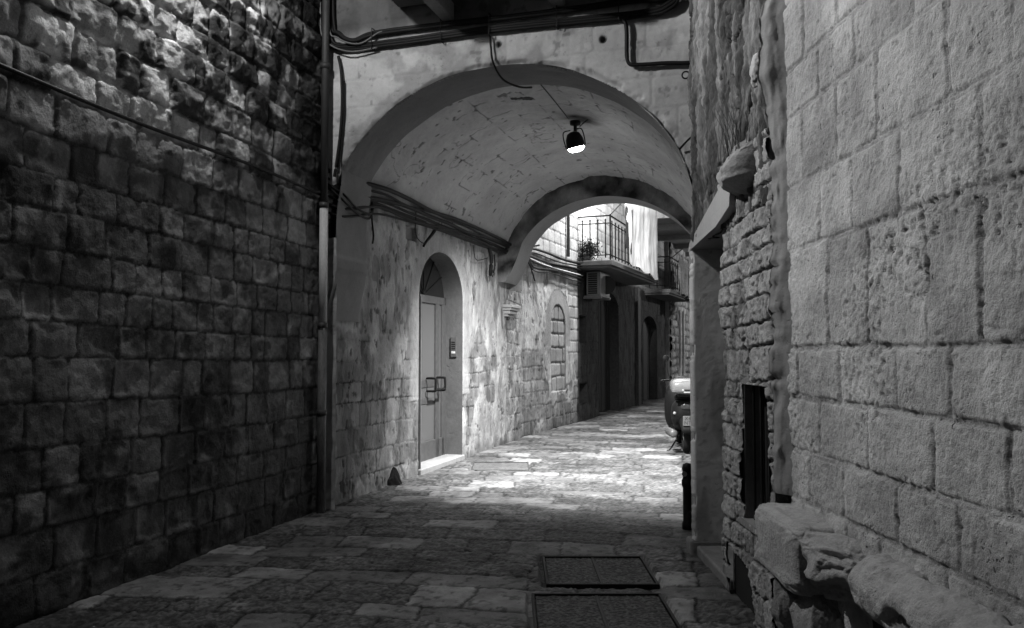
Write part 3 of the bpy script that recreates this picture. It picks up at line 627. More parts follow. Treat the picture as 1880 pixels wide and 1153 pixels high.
def balcony(s0, s1, wd_, zb, hr=.93, nfront=4, nside=9, label=None):
    b_ = MB().box(FW, s0, s1, .0, wd_, zb, zb+.11, .012).box(FW, s0+.03, s1-.03, 0, wd_-.05, zb-.05, zb, .01)
    bo = b_.build('balcony', M_plaster if False else M_slab, fh)
    rl = MB(); zt = zb+.11+hr; z1 = zt-.16; z2 = zb+.22
    for zz, rr in ((zt, .016), (z1, .012), (z2, .012)):
        rl.tube([FW(s0+.04, .03, zz), FW(s0+.04, wd_-.04, zz)], rr, 6, False).tube([FW(s0+.04, wd_-.04, zz), FW(s1-.04, wd_-.04, zz)], rr, 6, False)
    rl.tube([FW(s0+.04, wd_-.04, zb+.1), FW(s0+.04, wd_-.04, zt+.03)], .017, 6, False); rl.tube([FW(s1-.04, wd_-.04, zb+.1), FW(s1-.04, wd_-.04, zt)], .016, 6, False)
    rl.build('railing', M_rail, bo)
    for k in range(nfront):
        q = .04+(wd_-.1)*(k+.5)/nfront
        MB().tube([FW(s0+.04, q, z2-.06), FW(s0+.04, q, z1+.07)], .013, 6, False).lathe(FW(s0+.04, q, z1+.07), [(.002, -.028), (.026, 0), (.002, .028)], n=6).build('baluster', M_rail, bo)
    for k in range(nside):
        q = s0+.04+(s1-s0-.08)*(k+.5)/nside
        MB().tube([FW(q, wd_-.04, z2-.06), FW(q, wd_-.04, z1+.07)], .013, 6, False).build('baluster', M_rail, bo)
    return bo
M_slab = stone_mat('balcony_slab', base=.09, tone=False, mott=.35, pit=.3, pit_scale=12, coarse=.006, fine=.003)
balcony(3.32, 8.2, .78, 3.33, .95, 4, 16)
balcony(10.2, 14.0, .78, 3.20, .95, 3, 12)
# potted shrub on the first balcony
sh = thing('potted_plant', tuple(FW(3.6, .15, 3.44)), 'dark bushy pot plant behind the railing of the nearer balcony', 'plant')
MB().lathe(FW(3.6, .17, 3.44), [(.09, 0), (.13, .2), (.14, .22), (.12, .22)], n=16).build('pot', M_dirty, sh)
lf = MB()
for k in range(900):
    c = FW(3.58+random.gauss(0, .11), .20+random.gauss(0, .10), 3.70+random.gauss(0, .10)); u = np.random.randn(3); u /= np.linalg.norm(u); v_ = np.cross(u, np.random.randn(3)); v_ /= np.linalg.norm(v_)
    lf.add([c-u*.035, c+v_*.016, c+u*.035, c-v_*.016], [[0, 1, 2, 3]])
lf.tube([FW(3.6, .17, 3.6), FW(3.6, .18, 3.98)], .012, 5); lf.build('foliage', M_leaf, sh)
# air conditioner
ac = thing('air_conditioner', tuple(FW(3.95, .2, 2.72)), 'white air conditioning unit on brackets under the nearer balcony', 'air conditioner')
MB().box(FW, 3.80, 4.62, .08, .40, 2.72, 3.25, .015).build('casing', M_acw, ac)
MB().box(FW, 3.785, 3.80, .12, .34, 2.76, 3.21).build('side_recess', M_black, ac)
gb = MB()
for k in range(9): gb.box(FW, 3.775, 3.79, .13, .33, 2.79+k*.047, 2.80+k*.047)
gb.box(FW, 3.77, 3.80, .10, .125, 2.75, 3.22, .003).box(FW, 3.77, 3.80, .335, .36, 2.75, 3.22, .003).build('side_grille', M_acw, ac)
MB().lathe(FW(4.25, .41, 2.98), [(.21, -.01), (.21, .012), (.19, .012), (.19, .0)], axis='y', n=24).build('fan_guard', M_iron, ac)
MB().box(FW, 3.82, 3.86, 0, .42, 2.66, 2.70).box(FW, 4.55, 4.59, 0, .42, 2.66, 2.70).box(FW, 3.76, 4.64, .04, .42, 2.70, 2.72).build('bracket', M_acw, ac)

def sheet(name, s0, s1, w0, z_top, z_bot0, z_bot1, mat, label, cat, seed, amp=.05, fr=FW, waves=9, ws=None, group=None, th=.004):
    S, K = np.meshgrid(np.linspace(s0, s1, 90), np.linspace(0, 1, 60), indexing='ij'); q = (S-s0)/(s1-s0)
    zb = z_bot0+(z_bot1-z_bot0)*q+.03*np.sin(q*17+seed); Z = z_top+(zb-z_top)*K-.03*np.sin(q*math.pi*5)**2*(1-K)
    ww = w0+amp*((fbm(q*waves*.5, K*1.3, 4, seed)-.5)*2*(.4+.6*K)+.35*(fbm(q*waves*2.2, K*1.2, 3, seed+1)-.5))
    a1 = fr(S, ww, Z); a2 = fr(S, ww-th, Z)
    n, m = S.shape; V = np.concatenate([a1.reshape(-1, 3), a2.reshape(-1, 3)]); i = np.arange(n*m).reshape(n, m)
    f = np.stack([i[:-1, :-1], i[1:, :-1], i[1:, 1:], i[:-1, 1:]], -1).reshape(-1, 4); F = np.concatenate([f, f[:, ::-1]+n*m])
    return mkmesh(name, V, F, mat, None, label=label, cat=cat, group=group)
sheet('bed_sheet', 4.45, 8.0, .86, 5.35, 3.50, 3.36, M_cloth, 'large white sheet hanging over the balcony rail in bright light', 'sheet', 3, .09)
sheet('bath_towel', 4.2, 4.85, .88, 4.75, 3.80, 3.70, M_darkcloth, 'black towel hanging just left of the big white sheet', 'towel', 5, .04)
sheet('hand_towel', 4.25, 4.7, .86, 5.3, 4.42, 4.30, M_cloth, 'narrow white cloth pegged above the black towel', 'towel', 6, .03)
sheet('curtain', 11.3, 13.2, .84, 4.35, 3.28, 3.22, M_greycloth, 'grey striped cloth draped over the railing of the farther balcony', 'cloth', 8, .10, waves=14)
sheet('curtain', 13.2, 14.6, .90, 4.2, 2.95, 2.85, M_cloth, 'pale cloth at the far end of the farther balcony', 'cloth', 9, .08)
MB().tube([FW(3.36, .74, 4.40), FW(4.3, .95, 5.0), FW(8.2, .95, 5.4)], .012, 6, False).build('clothes_line', M_iron, label='dark clothes line rising from the corner of the nearer balcony', cat='clothes line')
MB().tube([FW(10.4, .74, 4.20), FW(11.4, .95, 4.62)], .014, 6, False).build('drying_pole', M_iron, label='short dark pole slanting up from the corner of the farther balcony', cat='pole')
# upper wall drainpipes on the far facade
MB().tube([FW(2.55, .06, 3.45), FW(2.55, .06, 7)], .035, 8, False).build('drainpipe', M_pipedark, label='thin dark vertical pipe on the bright wall left of the balconies', cat='pipe')

# overpass across the far street
ov = thing('street_overpass', tuple(FW(12, 2.5, 5)), 'dark building spanning high across the far end of the street', 'bridge')
MB().box(FW, 8.6, 19, 0.02, 7, 5.12, 9, .02).build('span', M_dirty, ov)
for k in range(4): MB().box(FW, 9.6+k*2.3, 9.8+k*2.3, .02, 6.5, 4.97, 5.12, .01).build('beam', M_dirty, ov)

# rough house, third balcony, far end building
rb = thing('far_house', tuple(FW(17, 0, 0)), 'rough stone house with a small balcony, farthest on the left of the street', 'house')
S, Z = np.meshgrid(dense(13.5, 24, .04), dense(-.05, 7.5, .04), indexing='ij')
e, q1, q2 = masonry(S, Z, np.arange(-.3, 9, .26), .25, .55, 301, wob=.06, rag=.03, cr=.08); n = fbm(S*3, Z*3, 4, 302)
grid('rough_wall', FW(S, .12+.07*ss(0, .06, e)+.08*(q1-.5)+.05*n, Z), M_brick, rb, tone=.33*(.6+.5*q2)*(.3+.7*ss(0, .05, e)))
MB().box(FW, 13.5, 24, -2.5, 0, -.05, 7.5).box(FW, 13.42, 13.5, -1, .14, -.05, 7.5).build('wall_core', M_dirty, rb)
bo = MB().box(FW, 17.2, 20, .1, .92, 3.02, 3.16, .02).build('balcony', M_slab, rb)
rl = MB()
for zz in (4.0, 3.3): rl.tube([FW(17.25, .15, zz), FW(17.25, .88, zz), FW(19.9, .88, zz)], .018, 6, False)
rl.build('railing', M_rail, bo)
for k in range(5): MB().tube([FW(17.25, .2+.15*k, 3.14), FW(17.25, .2+.15*k, 4.0)], .012, 5, False).build('baluster', M_rail, bo)
for sx in (14.6, 15.3): MB().tube([FW(sx, .30, 0), FW(sx, .30, 2.9)], .05, 8, False).build('drainpipe', M_pipe, label=('pale' if sx < 15 else 'light grey')+(' vertical pipe on the rough stone house, the nearer of two' if sx < 15 else ' vertical pipe on the rough stone house, the farther of two'), cat='pipe')
eb = thing('end_building', (10, 44, 0), 'light rendered building closing the far end of the street', 'building')
MB().box(XW, 4, 24, 44, 46, -.05, 9).build('wall', stone_mat('pale_render', base=.34, tone=False, mott=.3), eb)
MB().box(XW, 8.1, 9.0, 43.94, 44, 2.55, 4.2, .01).build('window', M_black, eb); MB().box(XW, 9.45, 10.0, 43.94, 44, .0, 2.6, .01).build('door', M_wood, eb)
MB().box(XW, 7.9, 11, 43.3, 44, 2.35, 2.5, .02).build('ledge', M_slab, eb)
# right side of the far street, out of direct view
rs_ = thing('street_side_house', tuple(FW(10, 5, 0)), 'plain wall on the right of the street beyond the passage', 'house')
MB().box(FW, 3, 24, 6.2, 8.5, -.05, 8, .02).build('wall', M_dirty, rs_)

# ================================================================== PIPES AND CABLES
def cable(pts, r, label, mat=None, name='cable', cat='cable', group=None, sides=6, sm=True):
    return MB().tube(pts, r, sides, sm).build(name, mat or M_cable, smooth=True, label=label, cat=cat, group=group)
def lwp(D, z_, off=.05): return (-1.83+.267*(D-7.83)+.966*off, D-.258*off, z_)
cable([lwp(D, 3.02-.008*(D-4.3)*1.0+.012*math.sin(D*2.1), .045) for D in np.linspace(2.6, 7.74, 12)], .013, 'long thin dark cable running level across the dark left wall')
dp = thing('drainpipe', tuple(XW(-1.80, 7.70, 0)), 'tall drainpipe in the corner left of the arch, its lower half flaking pale paint', 'drainpipe')
px_, py_ = -1.785, 7.70
MB().lathe((px_, py_, 1.72), [(.040, 0), (.040, 1.15)], n=20).build('painted_pipe', M_pipe, dp, smooth=True)
MB().lathe((px_, py_, -.02), [(.040, 0), (.040, 1.72)], n=20).build('lower_pipe', stone_mat('flaked_pipe', base=.11, tone=False, mott=1.0, pit=.95, pit_scale=20, coarse=.001, fine=.0005, rough=.6, stretch=(1, 1, .25)), dp, smooth=True)
MB().lathe((px_, py_, 2.87), [(.036, 0), (.036, 3.4)], n=20).build('upper_pipe', M_pipedark, dp, smooth=True)
for zz in (.9, 1.72, 2.86, 4.2): MB().lathe((px_, py_, zz), [(.048, 0), (.048, .05)], n=20).build('collar', M_pipedark, dp, smooth=True)
def fr_(w, z_, o=-.05): return TW(o, w, z_)
# conduits across the front wall
for k in range(3):
    cable([fr_(-.02+.03*k, 6.0, -.06), fr_(-.02+.03*k, 4.75, -.06), fr_(.04+.03*k, 4.50+.02*k, -.07), fr_(.22, 4.40+.022*k, -.05), fr_(.8, 4.385+.022*k), fr_(1.7, 4.40+.022*k), fr_(2.5, 4.385+.022*k), fr_(3.1, 4.375+.022*k), fr_(3.32, 4.40+.03*k, -.06), fr_(3.42, 4.55+.03*k, -.06), fr_(3.45, 5.2, -.06)],
          .016+.003*(k == 1), ['lowest', 'middle', 'topmost'][k]+' black cable of the lower bundle crossing above the arch')
for k in range(2):
    cable([fr_(.08+.04*k, 6.0, -.05), fr_(.09+.03*k, 4.75, -.05), fr_(.18+.02*k, 4.56, -.05), fr_(.34, 4.47+.01*k), fr_(.55, 4.505+.022*k), fr_(1.1, 4.51+.022*k), fr_(2.2, 4.50+.022*k), fr_(3.0, 4.515+.022*k), fr_(3.34, 4.56, -.05), fr_(3.40, 5.2, -.05)],
          .018, ['lower', 'upper'][k]+' black cable of the upper bundle crossing above the arch')
cable([fr_(.10, 6.0, -.09), fr_(.10, 4.7, -.10), fr_(.2, 4.50, -.1), fr_(.42, 4.42, -.09), fr_(.62, 4.52, -.06), fr_(.8, 4.54)], .008, 'thin looping wire hanging at the upper left corner above the arch', M_cable2)
cable([fr_(.02, 6.0, -.11), fr_(.02, 4.8, -.12), fr_(.06, 4.5, -.11), fr_(.3, 4.36, -.09), fr_(.6, 4.37, -.07)], .008, 'thin grey wire curving into the lower cable bundle by the drainpipe', M_cable2)
for q in (.55, 1.25, 1.72, 2.35, 2.9):
    cb_ = MB().tube([fr_(q, 4.56, -.02), fr_(q, 4.56, -.085), fr_(q, 4.36, -.085), fr_(q, 4.36, -.02)], .006, 5, False)
    cb_.build('cable_clip', M_iron, label='small iron clip '+{.55: 'at the left end of', 1.25: 'left of the middle of', 1.72: 'at the middle of', 2.35: 'right of the middle of', 2.9: 'at the right end of'}[q]+' the two cable bundles over the arch', cat='clip', group='cable clips')
cable([fr_(2.90, 4.37), fr_(2.95, 4.34), fr_(2.965, 4.25), fr_(2.965, 4.05), fr_(2.99, 3.97), fr_(3.08, 3.955), fr_(3.3, 3.945), fr_(3.45, 3.93), fr_(3.52, 3.93)], .018, 'black conduit stepping down to the right of the arch top', name='conduit', cat='conduit')
th = np.linspace(0, 2*math.pi, 14); cable([fr_(3.46+.03*math.cos(t), 3.83+.03*math.sin(t), -.04) for t in th], .007, 'small iron ring on the wall under the stepped conduit', M_iron, 'iron_ring', 'ring')
cable([fr_(1.72, 4.36), fr_(1.73, 4.25, -.05), fr_(1.745, 4.12, -.03), TW(.15, 1.78, 4.02), TW(.40, 1.86, 4.02), TW(.60, 1.93, 4.07)], .010, 'black wire dropping from the bundles into the top of the arch')
cable([TW(.60, 2.0, 4.12), TW(1.2, 2.0, 4.12), TW(1.9, 2.0, 4.11)], .007, 'thin straight wire along the vault crown feeding the hanging lamp')
cable([fr_(.18, 4.34), fr_(.21, 4.2), fr_(.225, 3.9), fr_(.21, 3.6), fr_(.17, 3.3), fr_(.15, 3.17)], .015, 'thick black cable running down the wall strip left of the arch')
cable([fr_(.235, 4.1, -.03), fr_(.24, 3.8, -.03), fr_(.22, 3.5, -.03), fr_(.19, 3.2, -.04)], .007, 'thin wire beside the thick cable left of the arch')
cable([fr_(3.40, 3.20, -.04), fr_(3.48, 3.27, -.07), fr_(3.56, 3.33, -.06)], .009, 'short bent wire at the right foot of the arch')
# bundle along the passage wall
lab = ['topmost', 'second', 'third', 'fourth', 'fifth', 'lowest']
for k in range(6):
    o = .235-.016*k; z0 = 3.22-.034*k; pts = [fr_(.03, z0+.05-.05*k, -.05), TW(.15, .12+.01*k, z0-.01-.045*k)]
    for s_ in np.linspace(.85, 6.2, 9): pts.append(TW(s_, o+.006*math.sin(s_*3+k), z0+.016*math.sin(s_*2.1+k*1.9)+.010*math.sin(s_*5.3+k*2.7)-.014*k*ss(4, .8, s_)))
    pts += [TW(6.75, .14, z0+.03)]
    for q in np.linspace(.4, 3.6, 5): pts.append(FW(q, .07+.01*(k % 2), 3.34-.075*k+.02*math.sin(q*2+k)+.012*q))
    cable(pts, [.024, .014, .022, .012, .019, .012][k], lab[k]+' cable of the thick bundle running along the door wall into the distance', M_cable, sides=7)
for k in range(2):
    cable([fr_(.02, 3.14, -.05), TW(.05, .19, 3.02-.06*k), TW(.30, .20, 2.93-.05*k), TW(.62, .18, 2.92-.05*k), TW(.80, .14, 3.02)], .011, ['upper', 'lower'][k]+' slack cable loop sagging over the left foot of the arch')
cable([TW(.78, .13, 3.12), TW(.74, .15, 2.9), TW(.78, .15, 2.72), TW(.82, .12, 2.64)], .010, 'short black cable end hanging behind the left foot of the arch')
cable([TW(1.85, .16, 3.18), TW(1.83, .17, 3.05), TW(1.86, .15, 2.92), TW(2.1, .08, 2.86), TW(2.35, .06, 2.84), TW(2.5, .1, 2.95), TW(2.62, .15, 3.1)], .006, 'thin wire loop hanging round the small wall niche')
cable([TW(2.55, .16, 3.10), TW(2.50, .10, 2.98), TW(2.38, .06, 2.85), TW(2.34, .05, 2.80)], .016, 'thick black cable stub beside the small wall niche')
cable([TW(2.5, .17, 3.25), TW(2.75, .20, 3.36), TW(2.95, .2, 3.28), TW(3.0, .17, 3.14)], .006, 'thin wire loop standing above the cable bundle near the door')
cable([TW(3.85, .16, 3.0), TW(3.95, .14, 2.88), TW(4.25, .08, 2.83), TW(4.6, .12, 2.9)], .006, 'thin wire sagging under the cable bundle right of the door')
hk = MB().tube([TW(4.62, .12, 3.12), TW(4.66, .16, 2.9), TW(4.68, .14, 2.72), TW(4.74, .12, 2.66)], .03, 8).tube([TW(4.85, .14, 2.98), TW(4.86, .15, 2.80), TW(4.84, .13, 2.70)], .014, 6)
th = np.linspace(-.5, 4.5, 8)
hk.tube([TW(4.80+.05*math.cos(t), .14, 2.68+.05*math.sin(t)) for t in th], .010, 6).build('iron_hook', M_iron, smooth=True, label='dark iron hook with coiled cable ends hanging below the bundle', cat='hook')
cable([TW(5.3, .18, 3.2), TW(5.9, .25, 3.16), TW(6.3, .30, 2.95), TW(6.6, .30, 2.72)], .013, 'curved iron rod below the rear arch', M_iron, 'iron_rod', 'rod')
cable([TW(5.6, .2, 3.2), TW(6.0, .34, 3.24), TW(6.5, .40, 3.32)], .022, 'short black pipe crossing the foot of the rear arch', name='pipe_stub', cat='pipe')
cable([FW(.0, .10, 3.16), FW(1.2, .08, 3.12), FW(3.5, .08, 3.14)], .014, 'pale pipe among the cables on the bright far wall', M_white, 'wall_pipe', 'pipe')
th = np.linspace(-1.2, 2.0, 9)

# ================================================================== HANGING LAMP
lp = TW(2.05, 2.04, 0)
lt = thing('hanging_lamp', (lp[0], lp[1], 3.78), 'small lit cage lamp hanging from the crown of the vault', 'lamp')
tilt = Matrix.Rotation(math.radians(-14), 3, 'Y') @ Matrix.Rotation(math.radians(10), 3, 'X')
c = np.array([lp[0], lp[1], 3.86])
MB().lathe(c, [(.03, .14), (.07, .12), (.098, .06), (.105, 0), (.105, -.035), (.096, -.04)], n=28, R=tilt).build('hood', M_iron, lt, smooth=True)
MB().lathe(c, [(.094, -.038), (.090, -.06), (.06, -.085), (.01, -.092)], n=28, R=tilt).build('lens', M_lens, lt, smooth=True)
yk = MB()
for sg in (-1, 1):
    yk.tube([c+np.array(tilt @ Vector((sg*.112, 0, -.03))), c+np.array(tilt @ Vector((sg*.118, 0, .08))), c+np.array(tilt @ Vector((sg*.10, 0, .155))), c+np.array(tilt @ Vector((sg*.02, 0, .16)))], .007, 6)
yk.build('yoke', M_iron, lt, smooth=True)
MB().lathe(c, [(.02, .13), (.02, .21), (.06, .22), (.065, .26), (.02, .27)], n=14).build('mount', M_iron, lt, smooth=True)
MB().tube([c+(.05, 0, .2), c+(.11, .02, .26), c+(.17, .0, .30)], .006, 5).build('wire_tail', M_iron, lt)
def spot(name, loc, tgt, power, size, blend, rad, parent=None):
    d = bpy.data.lights.new(name, 'SPOT'); d.energy = power; d.spot_size = math.radians(size); d.spot_blend = blend; d.shadow_soft_size = rad
    o = bpy.data.objects.new(name, d); COL.objects.link(o)
    o.rotation_euler = (Vector(tgt)-Vector(loc)).to_track_quat('-Z', 'Y').to_euler()
    if parent: o.parent = parent; o.location = Vector(loc)-Vector(parent.location)
    else: o.location = loc
    return o
dn = np.array(tilt @ Vector((0, 0, -.11)))
spot('lamp_light', tuple(c+dn), (lp[0]+.6, lp[1]+2.0, 0), 3700, 120, 1.0, .07, lt)

# street lantern fixed high on the left wall, above the picture, which lights this end of the alley
ll = (-2.08, 5.5, 5.25)
sl = thing('wall_lantern', ll, 'street lantern on an iron arm high on the left wall, above the picture', 'lantern')
MB().tube([(-2.55, 5.5, 5.4), (-2.3, 5.5, 5.55), (-2.08, 5.5, 5.45)], .02, 8).build('arm', M_iron, sl)
MB().lathe((ll[0], ll[1], ll[2]+.08), [(.05, .16), (.2, .03), (.21, 0)], n=20).build('shade', M_iron, sl)
MB().lathe((ll[0], ll[1], ll[2]+.0), [(.01, -.06), (.08, -.02), (.08, .06), (.03, .08)], n=20).build('bulb', M_lens, sl)
spot('lantern_light', (ll[0], ll[1], ll[2]-.14), (1.4, 3.5, 4.7), 800, 130, 1.0, .06, sl)
d = bpy.data.lights.new('bulb_light', 'POINT'); d.energy = 190; d.shadow_soft_size = .06
o = bpy.data.objects.new('bulb_light', d); COL.objects.link(o); o.parent = sl; o.location = (0, 0, -.12)
# lantern on the far facade, hidden by the rear arch, over the balcony
fl_ = FW(2.95, 1.45, 7.3)
sl2 = thing('wall_lantern', tuple(fl_), 'street lantern on the far house wall, hidden above the rear arch', 'lantern')
MB().tube([FW(2.95, 0, 7.4), FW(2.95, .7, 7.55), FW(2.95, 1.45, 7.46)], .02, 8).build('arm', M_iron, sl2)
MB().lathe(fl_+(0, 0, .08), [(.05, .14), (.17, .03), (.18, 0)], n=20).build('shade', M_iron, sl2)
MB().lathe(fl_, [(.01, -.05), (.07, -.02), (.07, .06), (.03, .08)], n=20).build('bulb', M_lens, sl2)
d = bpy.data.lights.new('lantern_light', 'POINT'); d.energy = 3300; d.shadow_soft_size = .3
o = bpy.data.objects.new('lantern_light', d); COL.objects.link(o); o.parent = sl2; o.location = (0, 0, -.13)

q_ = FW(16.5, 5.0, 4.3)
sl3 = thing('wall_lantern', tuple(q_), 'street lantern at the far right end of the street, hidden by the right wall', 'lantern')
MB().tube([FW(16.5, 6.2, 4.4), FW(16.5, 5.6, 4.55), FW(16.5, 5.0, 4.45)], .02, 8).build('arm', M_iron, sl3)
MB().lathe(q_+(0, 0, .08), [(.05, .14), (.17, .03), (.18, 0)], n=20).build('shade', M_iron, sl3)
MB().lathe(q_, [(.01, -.05), (.07, -.02), (.07, .06), (.03, .08)], n=20).build('bulb', M_lens, sl3)
d = bpy.data.lights.new('lantern_light', 'POINT'); d.energy = 520; d.shadow_soft_size = .05
o = bpy.data.objects.new('lantern_light', d); COL.objects.link(o); o.parent = sl3; o.location = (0, 0, -.13)

# ================================================================== THINGS ON THE GROUND
names = ['iron framed inspection cover with two coarse panels, the farther of the two in the foreground', 'iron framed inspection cover with two coarse panels, nearest the viewer', 'faint paved inspection cover in the bright floor by the door']
for k, (x0, x1, y0, y1) in enumerate(COVERS):
    sk = .0
    t = thing('inspection_cover', ((x0+x1)/2, (y0+y1)/2, 0), names[k], 'cover', 'inspection covers')
    g = .018 if k < 2 else .012; zt = .0 if k < 2 else -.004
    xm = (x0+x1)/2
    f_ = MB().box(XW, x0, x1, y0, y0+g, -.03, zt+.006, .003).box(XW, x0, x1, y1-g, y1, -.03, zt+.006, .003).box(XW, x0, x0+g, y0+g, y1-g, -.03, zt+.006, .003).box(XW, x1-g, x1, y0+g, y1-g, -.03, zt+.006, .003)
    f_.build('frame', M_iron if k < 2 else M_pipedark, t)
    if k < 2:
        for p0, p1 in ((x0+g+.006, xm-.012), (xm+.012, x1-g-.006)):
            A, B_ = np.meshgrid(dense(p0, p1, .006), dense(y0+g+.006, y1-g-.006, .006), indexing='ij'); n = fbm(A*70, B_*70, 3, k)
            grid('lid', XW(A, B_, zt-.010+.010*n), M_floor, t, tone=.055*(.3+1.5*ss(.35, .7, n)))
        MB().box(XW, xm-.010, xm+.010, y0+g, y1-g, -.02, zt-.001, .002).build('crossbar', M_pipedark, t)
    else:
        A, B_ = np.meshgrid(dense(x0+g, x1-g, .012), dense(y0+g, y1-g, .012), indexing='ij'); n = fbm(A*30, B_*30, 3, k)
        grid('lid', XW(A, B_, zt-.006+.006*n), M_floor, t, tone=.085*(.4+1.2*n))
for (x, y, r, lb) in [(-.22, 9.35, .10, 'small round iron drain lid in the pale slabs left of the middle'), (.86, 9.55, .075, 'small round iron drain lid near the middle of the bright floor'), (-.37, 4.42, .13, 'round dark drain lid at the bottom edge of the picture')]:
    MB().lathe((x, y, -.02), [(r, 0), (r, .012), (r*.85, .016), (r*.1, .016)], n=24).build('drain_lid', M_pipedark, smooth=False, label=lb, cat='drain lid', group='round drain lids')
# refuse bag slumped against the wall
bg = gnd = (-1.40, 9.36)
th = np.linspace(0, 2*math.pi, 60); K = np.linspace(0, 1, 30); T_, Kk = np.meshgrid(th, K, indexing='ij')
rr = (.15*(1-Kk)**.7)*(1+.35*(fbm(np.cos(T_)*2+3, np.sin(T_)*2+Kk*2, 3, 401)-.5)); sk = .06*Kk
Pb = XW(bg[0]+rr*np.cos(T_)*1.05+sk, bg[1]+rr*np.sin(T_), .0+.19*Kk+.03*(fbm(np.cos(T_)*3, Kk*4+np.sin(T_)*3, 3, 4)-.5)-.01); Pb[-1] = Pb[0]
grid('rubbish_bag', Pb, plain('bag_plastic', .004, .7, 0, .01, 20, spec=.1), label='small slumped black bag on the ground against the left passage wall', cat='bag')
# bollard
bl = thing('bollard', (1.53, 7.02, 0), 'short black iron bollard with a pale reflector at the right edge of the passage floor', 'bollard')
MB().lathe((1.495, 7.02, -.02), [(.05, 0), (.05, .06), (.040, .08), (.040, .36), (.050, .38), (.050, .42), (.040, .44), (.040, .50), (.048, .515), (.036, .56), (.008, .57)], n=20).build('post', M_iron, bl, smooth=True)
MB().lathe((1.462, 6.985, .46), [(.022, -.006), (.022, .006), (.01, .008)], axis='y', n=14).build('reflector', M_alu, bl)

# ------------------------------------------------------------------ scooter, seen from behind
sc = thing('motor_scooter', (2.52, 12.3, 0), 'black parked motor scooter with a silver top box, half hidden by the right wall', 'scooter')
ang = math.radians(-7); ca, sa = math.cos(ang), math.sin(ang)
def QW(x, y, z): 
    x = np.asarray(x, float); y = np.asarray(y, float); z = np.asarray(z, float)+0*x+0*y
    return np.stack([2.57+ca*x-sa*y, 12.05+sa*x+ca*y, z], -1)
def wheel(y):
    w_ = MB(); prof = [(.17, -.045), (.20, -.06), (.24, -.055), (.262, -.03), (.268, 0), (.262, .03), (.24, .055), (.20, .06), (.17, .045)]
    V = []; F = []; n = 28; m_ = len(prof)
    for r, hh_ in prof:
        for k in range(n): t = 2*math.pi*k/n; V.append(QW(hh_, y+r*math.cos(t), .268+r*math.sin(t)))
    for i in range(m_):
        for k in range(n): F.append([i*n+k, i*n+(k+1) % n, ((i+1) % m_)*n+(k+1) % n, ((i+1) % m_)*n+k])
    o_ = w_.add(V, F).build('wheel', M_tyre, sc, smooth=True)
    V = []; F = []
    for r, hh_ in [(.17, -.03), (.05, -.05), (.05, .05), (.17, .03)]:
        for k in range(n): t = 2*math.pi*k/n; V.append(QW(hh_, y+r*math.cos(t), .268+r*math.sin(t)))
    for i in range(3):
        for k in range(n): F.append([i*n+k, i*n+(k+1) % n, (i+1)*n+(k+1) % n, (i+1)*n+k])
    MB().add(V, F).build('rim', M_alu, o_, smooth=True)
wheel(.12); wheel(1.38)
def loft(name, secs, mat, n=28, pw=2.8, **k):
    """secs: (y, z centre, half width, half height)"""
    V = []; F = []
    for y, zc, hw, hh_ in secs:
        for q in range(n):
            t = 2*math.pi*q/n; e_ = 2./pw; V.append(QW(hw*math.copysign(abs(math.cos(t))**e_, math.cos(t)), y, zc+hh_*math.copysign(abs(math.sin(t))**e_, math.sin(t))))
    m_ = len(secs)
    for i in range(m_-1):
        for q in range(n): F.append([i*n+q, i*n+(q+1) % n, (i+1)*n+(q+1) % n, (i+1)*n+q])
    F += [list(range(n))[::-1], [(m_-1)*n+q for q in range(n)]]
    return MB().add(V, F).build(name, mat, sc, smooth=True)
loft('tail_body', [(-.16, .66, .10, .10), (-.12, .64, .19, .16), (.05, .60, .22, .20), (.35, .56, .21, .22), (.6, .48, .17, .20), (.72, .42, .12, .12)], M_scoot)
loft('seat', [(-.10, .82, .12, .02), (0, .83, .16, .05), (.3, .82, .16, .055), (.55, .78, .14, .05), (.75, .74, .08, .03)], M_tyre)
loft('mudguard', [(-.30, .36, .09, .05), (-.26, .42, .11, .10), (-.10, .48, .12, .10), (.1, .5, .12, .06)], M_scoot)
loft('floorboard', [(.6, .27, .17, .05), (.8, .25, .19, .05), (1.0, .27, .19, .06), (1.1, .32, .2, .07)], M_scoot)
loft('front_shield', [(1.04, .60, .24, .36), (1.10, .62, .26, .40), (1.20, .66, .18, .36), (1.28, .7, .06, .2)], M_scoot)
loft('front_mudguard', [(1.15, .5, .06, .06), (1.3, .56, .08, .05), (1.5, .52, .07, .05), (1.6, .42, .04, .03)], M_scoot)
tb = loft('top_box', [(-.36, .985, .20, .06), (-.33, .985, .235, .095), (-.20, .99, .255, .115), (.02, .99, .25, .12), (.12, .985, .21, .10), (.16, .98, .15, .07)], M_silver, 36, 3.4)
MB().box(QW, -.235, .235, -.352, -.33, .915, .955, .006).build('rim_band', M_alud, tb)
MB().box(QW, -.07, .09, -.375, -.345, .93, .955, .006).build('latch', M_black, tb); MB().box(QW, -.10, -.07, -.377, -.35, .93, .96, .004).build('reflector', M_taillens, tb)
MB().box(QW, -.075, .10, -.374, -.35, .905, .925, .004).build('reflector', M_taillens, tb)
MB().box(QW, -.14, .14, -.2, .0, .84, .88, .01).build('carrier', M_iron, sc)
loft('tail_light', [(-.18, .70, .06, .035), (-.165, .70, .10, .05), (-.1, .70, .12, .06)], plain('red_lens', .03, .2))
pl = MB().box(QW, -.085, .085, -.315, -.305, .435, .575, .003).build('number_plate', M_plate, sc)
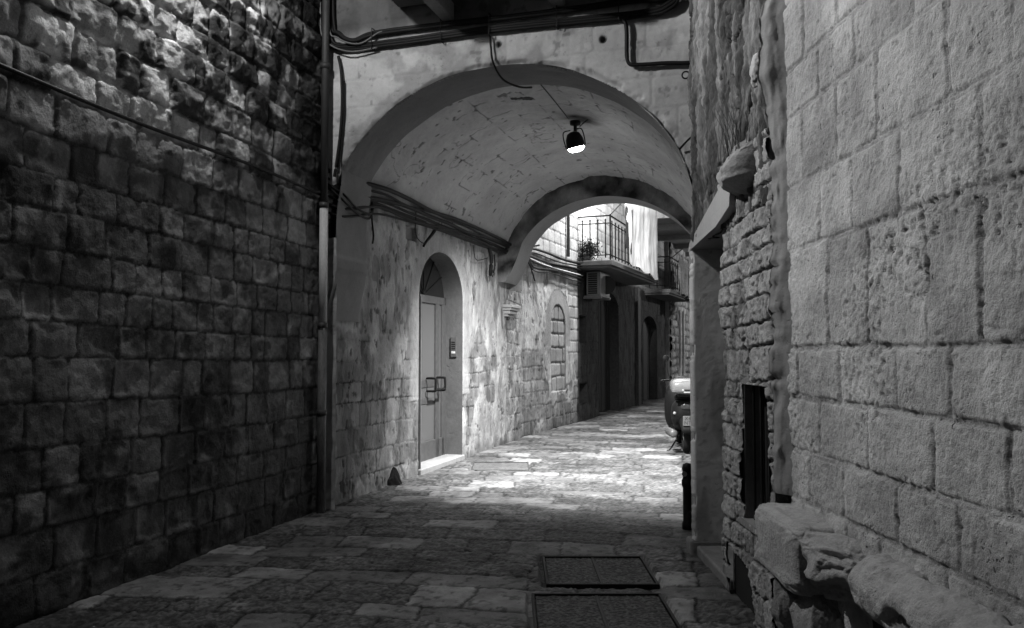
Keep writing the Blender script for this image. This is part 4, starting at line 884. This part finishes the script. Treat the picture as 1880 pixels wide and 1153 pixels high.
def textmesh(txt, size, M4, mat, parent, name='lettering'):
    cu = bpy.data.curves.new('t', 'FONT'); cu.body = txt; cu.size = size; cu.extrude = .001; cu.align_x = 'CENTER'; cu.align_y = 'CENTER'; cu.space_line = .85
    to = bpy.data.objects.new('t', cu); me = bpy.data.meshes.new_from_object(to); V = np.array([M4(v.co.x, v.co.y, v.co.z) for v in me.vertices]); F = [list(p.vertices) for p in me.polygons]
    bpy.data.objects.remove(to); bpy.data.meshes.remove(me)
    return mkmesh(name, V, F, mat, parent, smooth=False)
textmesh('X40\nNTP', .074, lambda x, y, z: QW(x, -.3165-z, .505+y), M_ink, pl)
loft('exhaust', [(-.16, .30, .0, .0), (-.155, .30, .001, .001)], M_iron, 8)
MB().lathe(QW(-.20, -.10, .30), [(.02, -.0), (.055, .01), (.06, .04), (.058, .36), (.03, .40)], axis='y', n=20).build('silencer', M_alud, sc, smooth=True)
MB().tube([QW(-.18, .2, .28), QW(-.10, .45, .22), QW(-.05, .6, .3)], .016, 8).build('exhaust_pipe', M_iron, sc, smooth=True)
MB().tube([QW(-.10, .45, .20), QW(-.22, .40, .02), QW(-.27, .36, .0)], .012, 6).build('stand_leg', M_iron, sc); MB().tube([QW(.10, .45, .20), QW(.22, .40, .02)], .012, 6).build('stand_leg', M_iron, sc)
MB().tube([QW(-.32, 1.0, 1.03), QW(-.15, 1.08, 1.04), QW(0, 1.12, 1.02), QW(.15, 1.08, 1.04), QW(.32, 1.0, 1.03)], .016, 8).tube([QW(0, 1.12, 1.02), QW(0, 1.35, .3)], .022, 8).build('handlebar', M_iron, sc, smooth=True)
loft('headset', [(1.02, 1.03, .09, .05), (1.12, 1.04, .12, .07), (1.2, 1.02, .07, .05)], M_scoot)
for sg in (-1, 1):
    mr = MB().tube([QW(sg*.16, 1.08, 1.05), QW(sg*.20, 1.06, 1.16), QW(sg*.22, 1.04, 1.36)], .007, 6).build('mirror', M_iron, sc, smooth=True)
    MB().lathe(QW(sg*.235, 1.04, 1.39), [(.01, .02), (.05, .012), (.052, 0), (.045, -.006)], axis='y', n=18).build('mirror_head', M_scoot, mr, smooth=True)
    MB().lathe(QW(sg*.19, -.10, .60), [(.02, .01), (.022, -.03), (.008, -.04)], axis='y', n=12).build('indicator', M_taillens, sc, smooth=True)
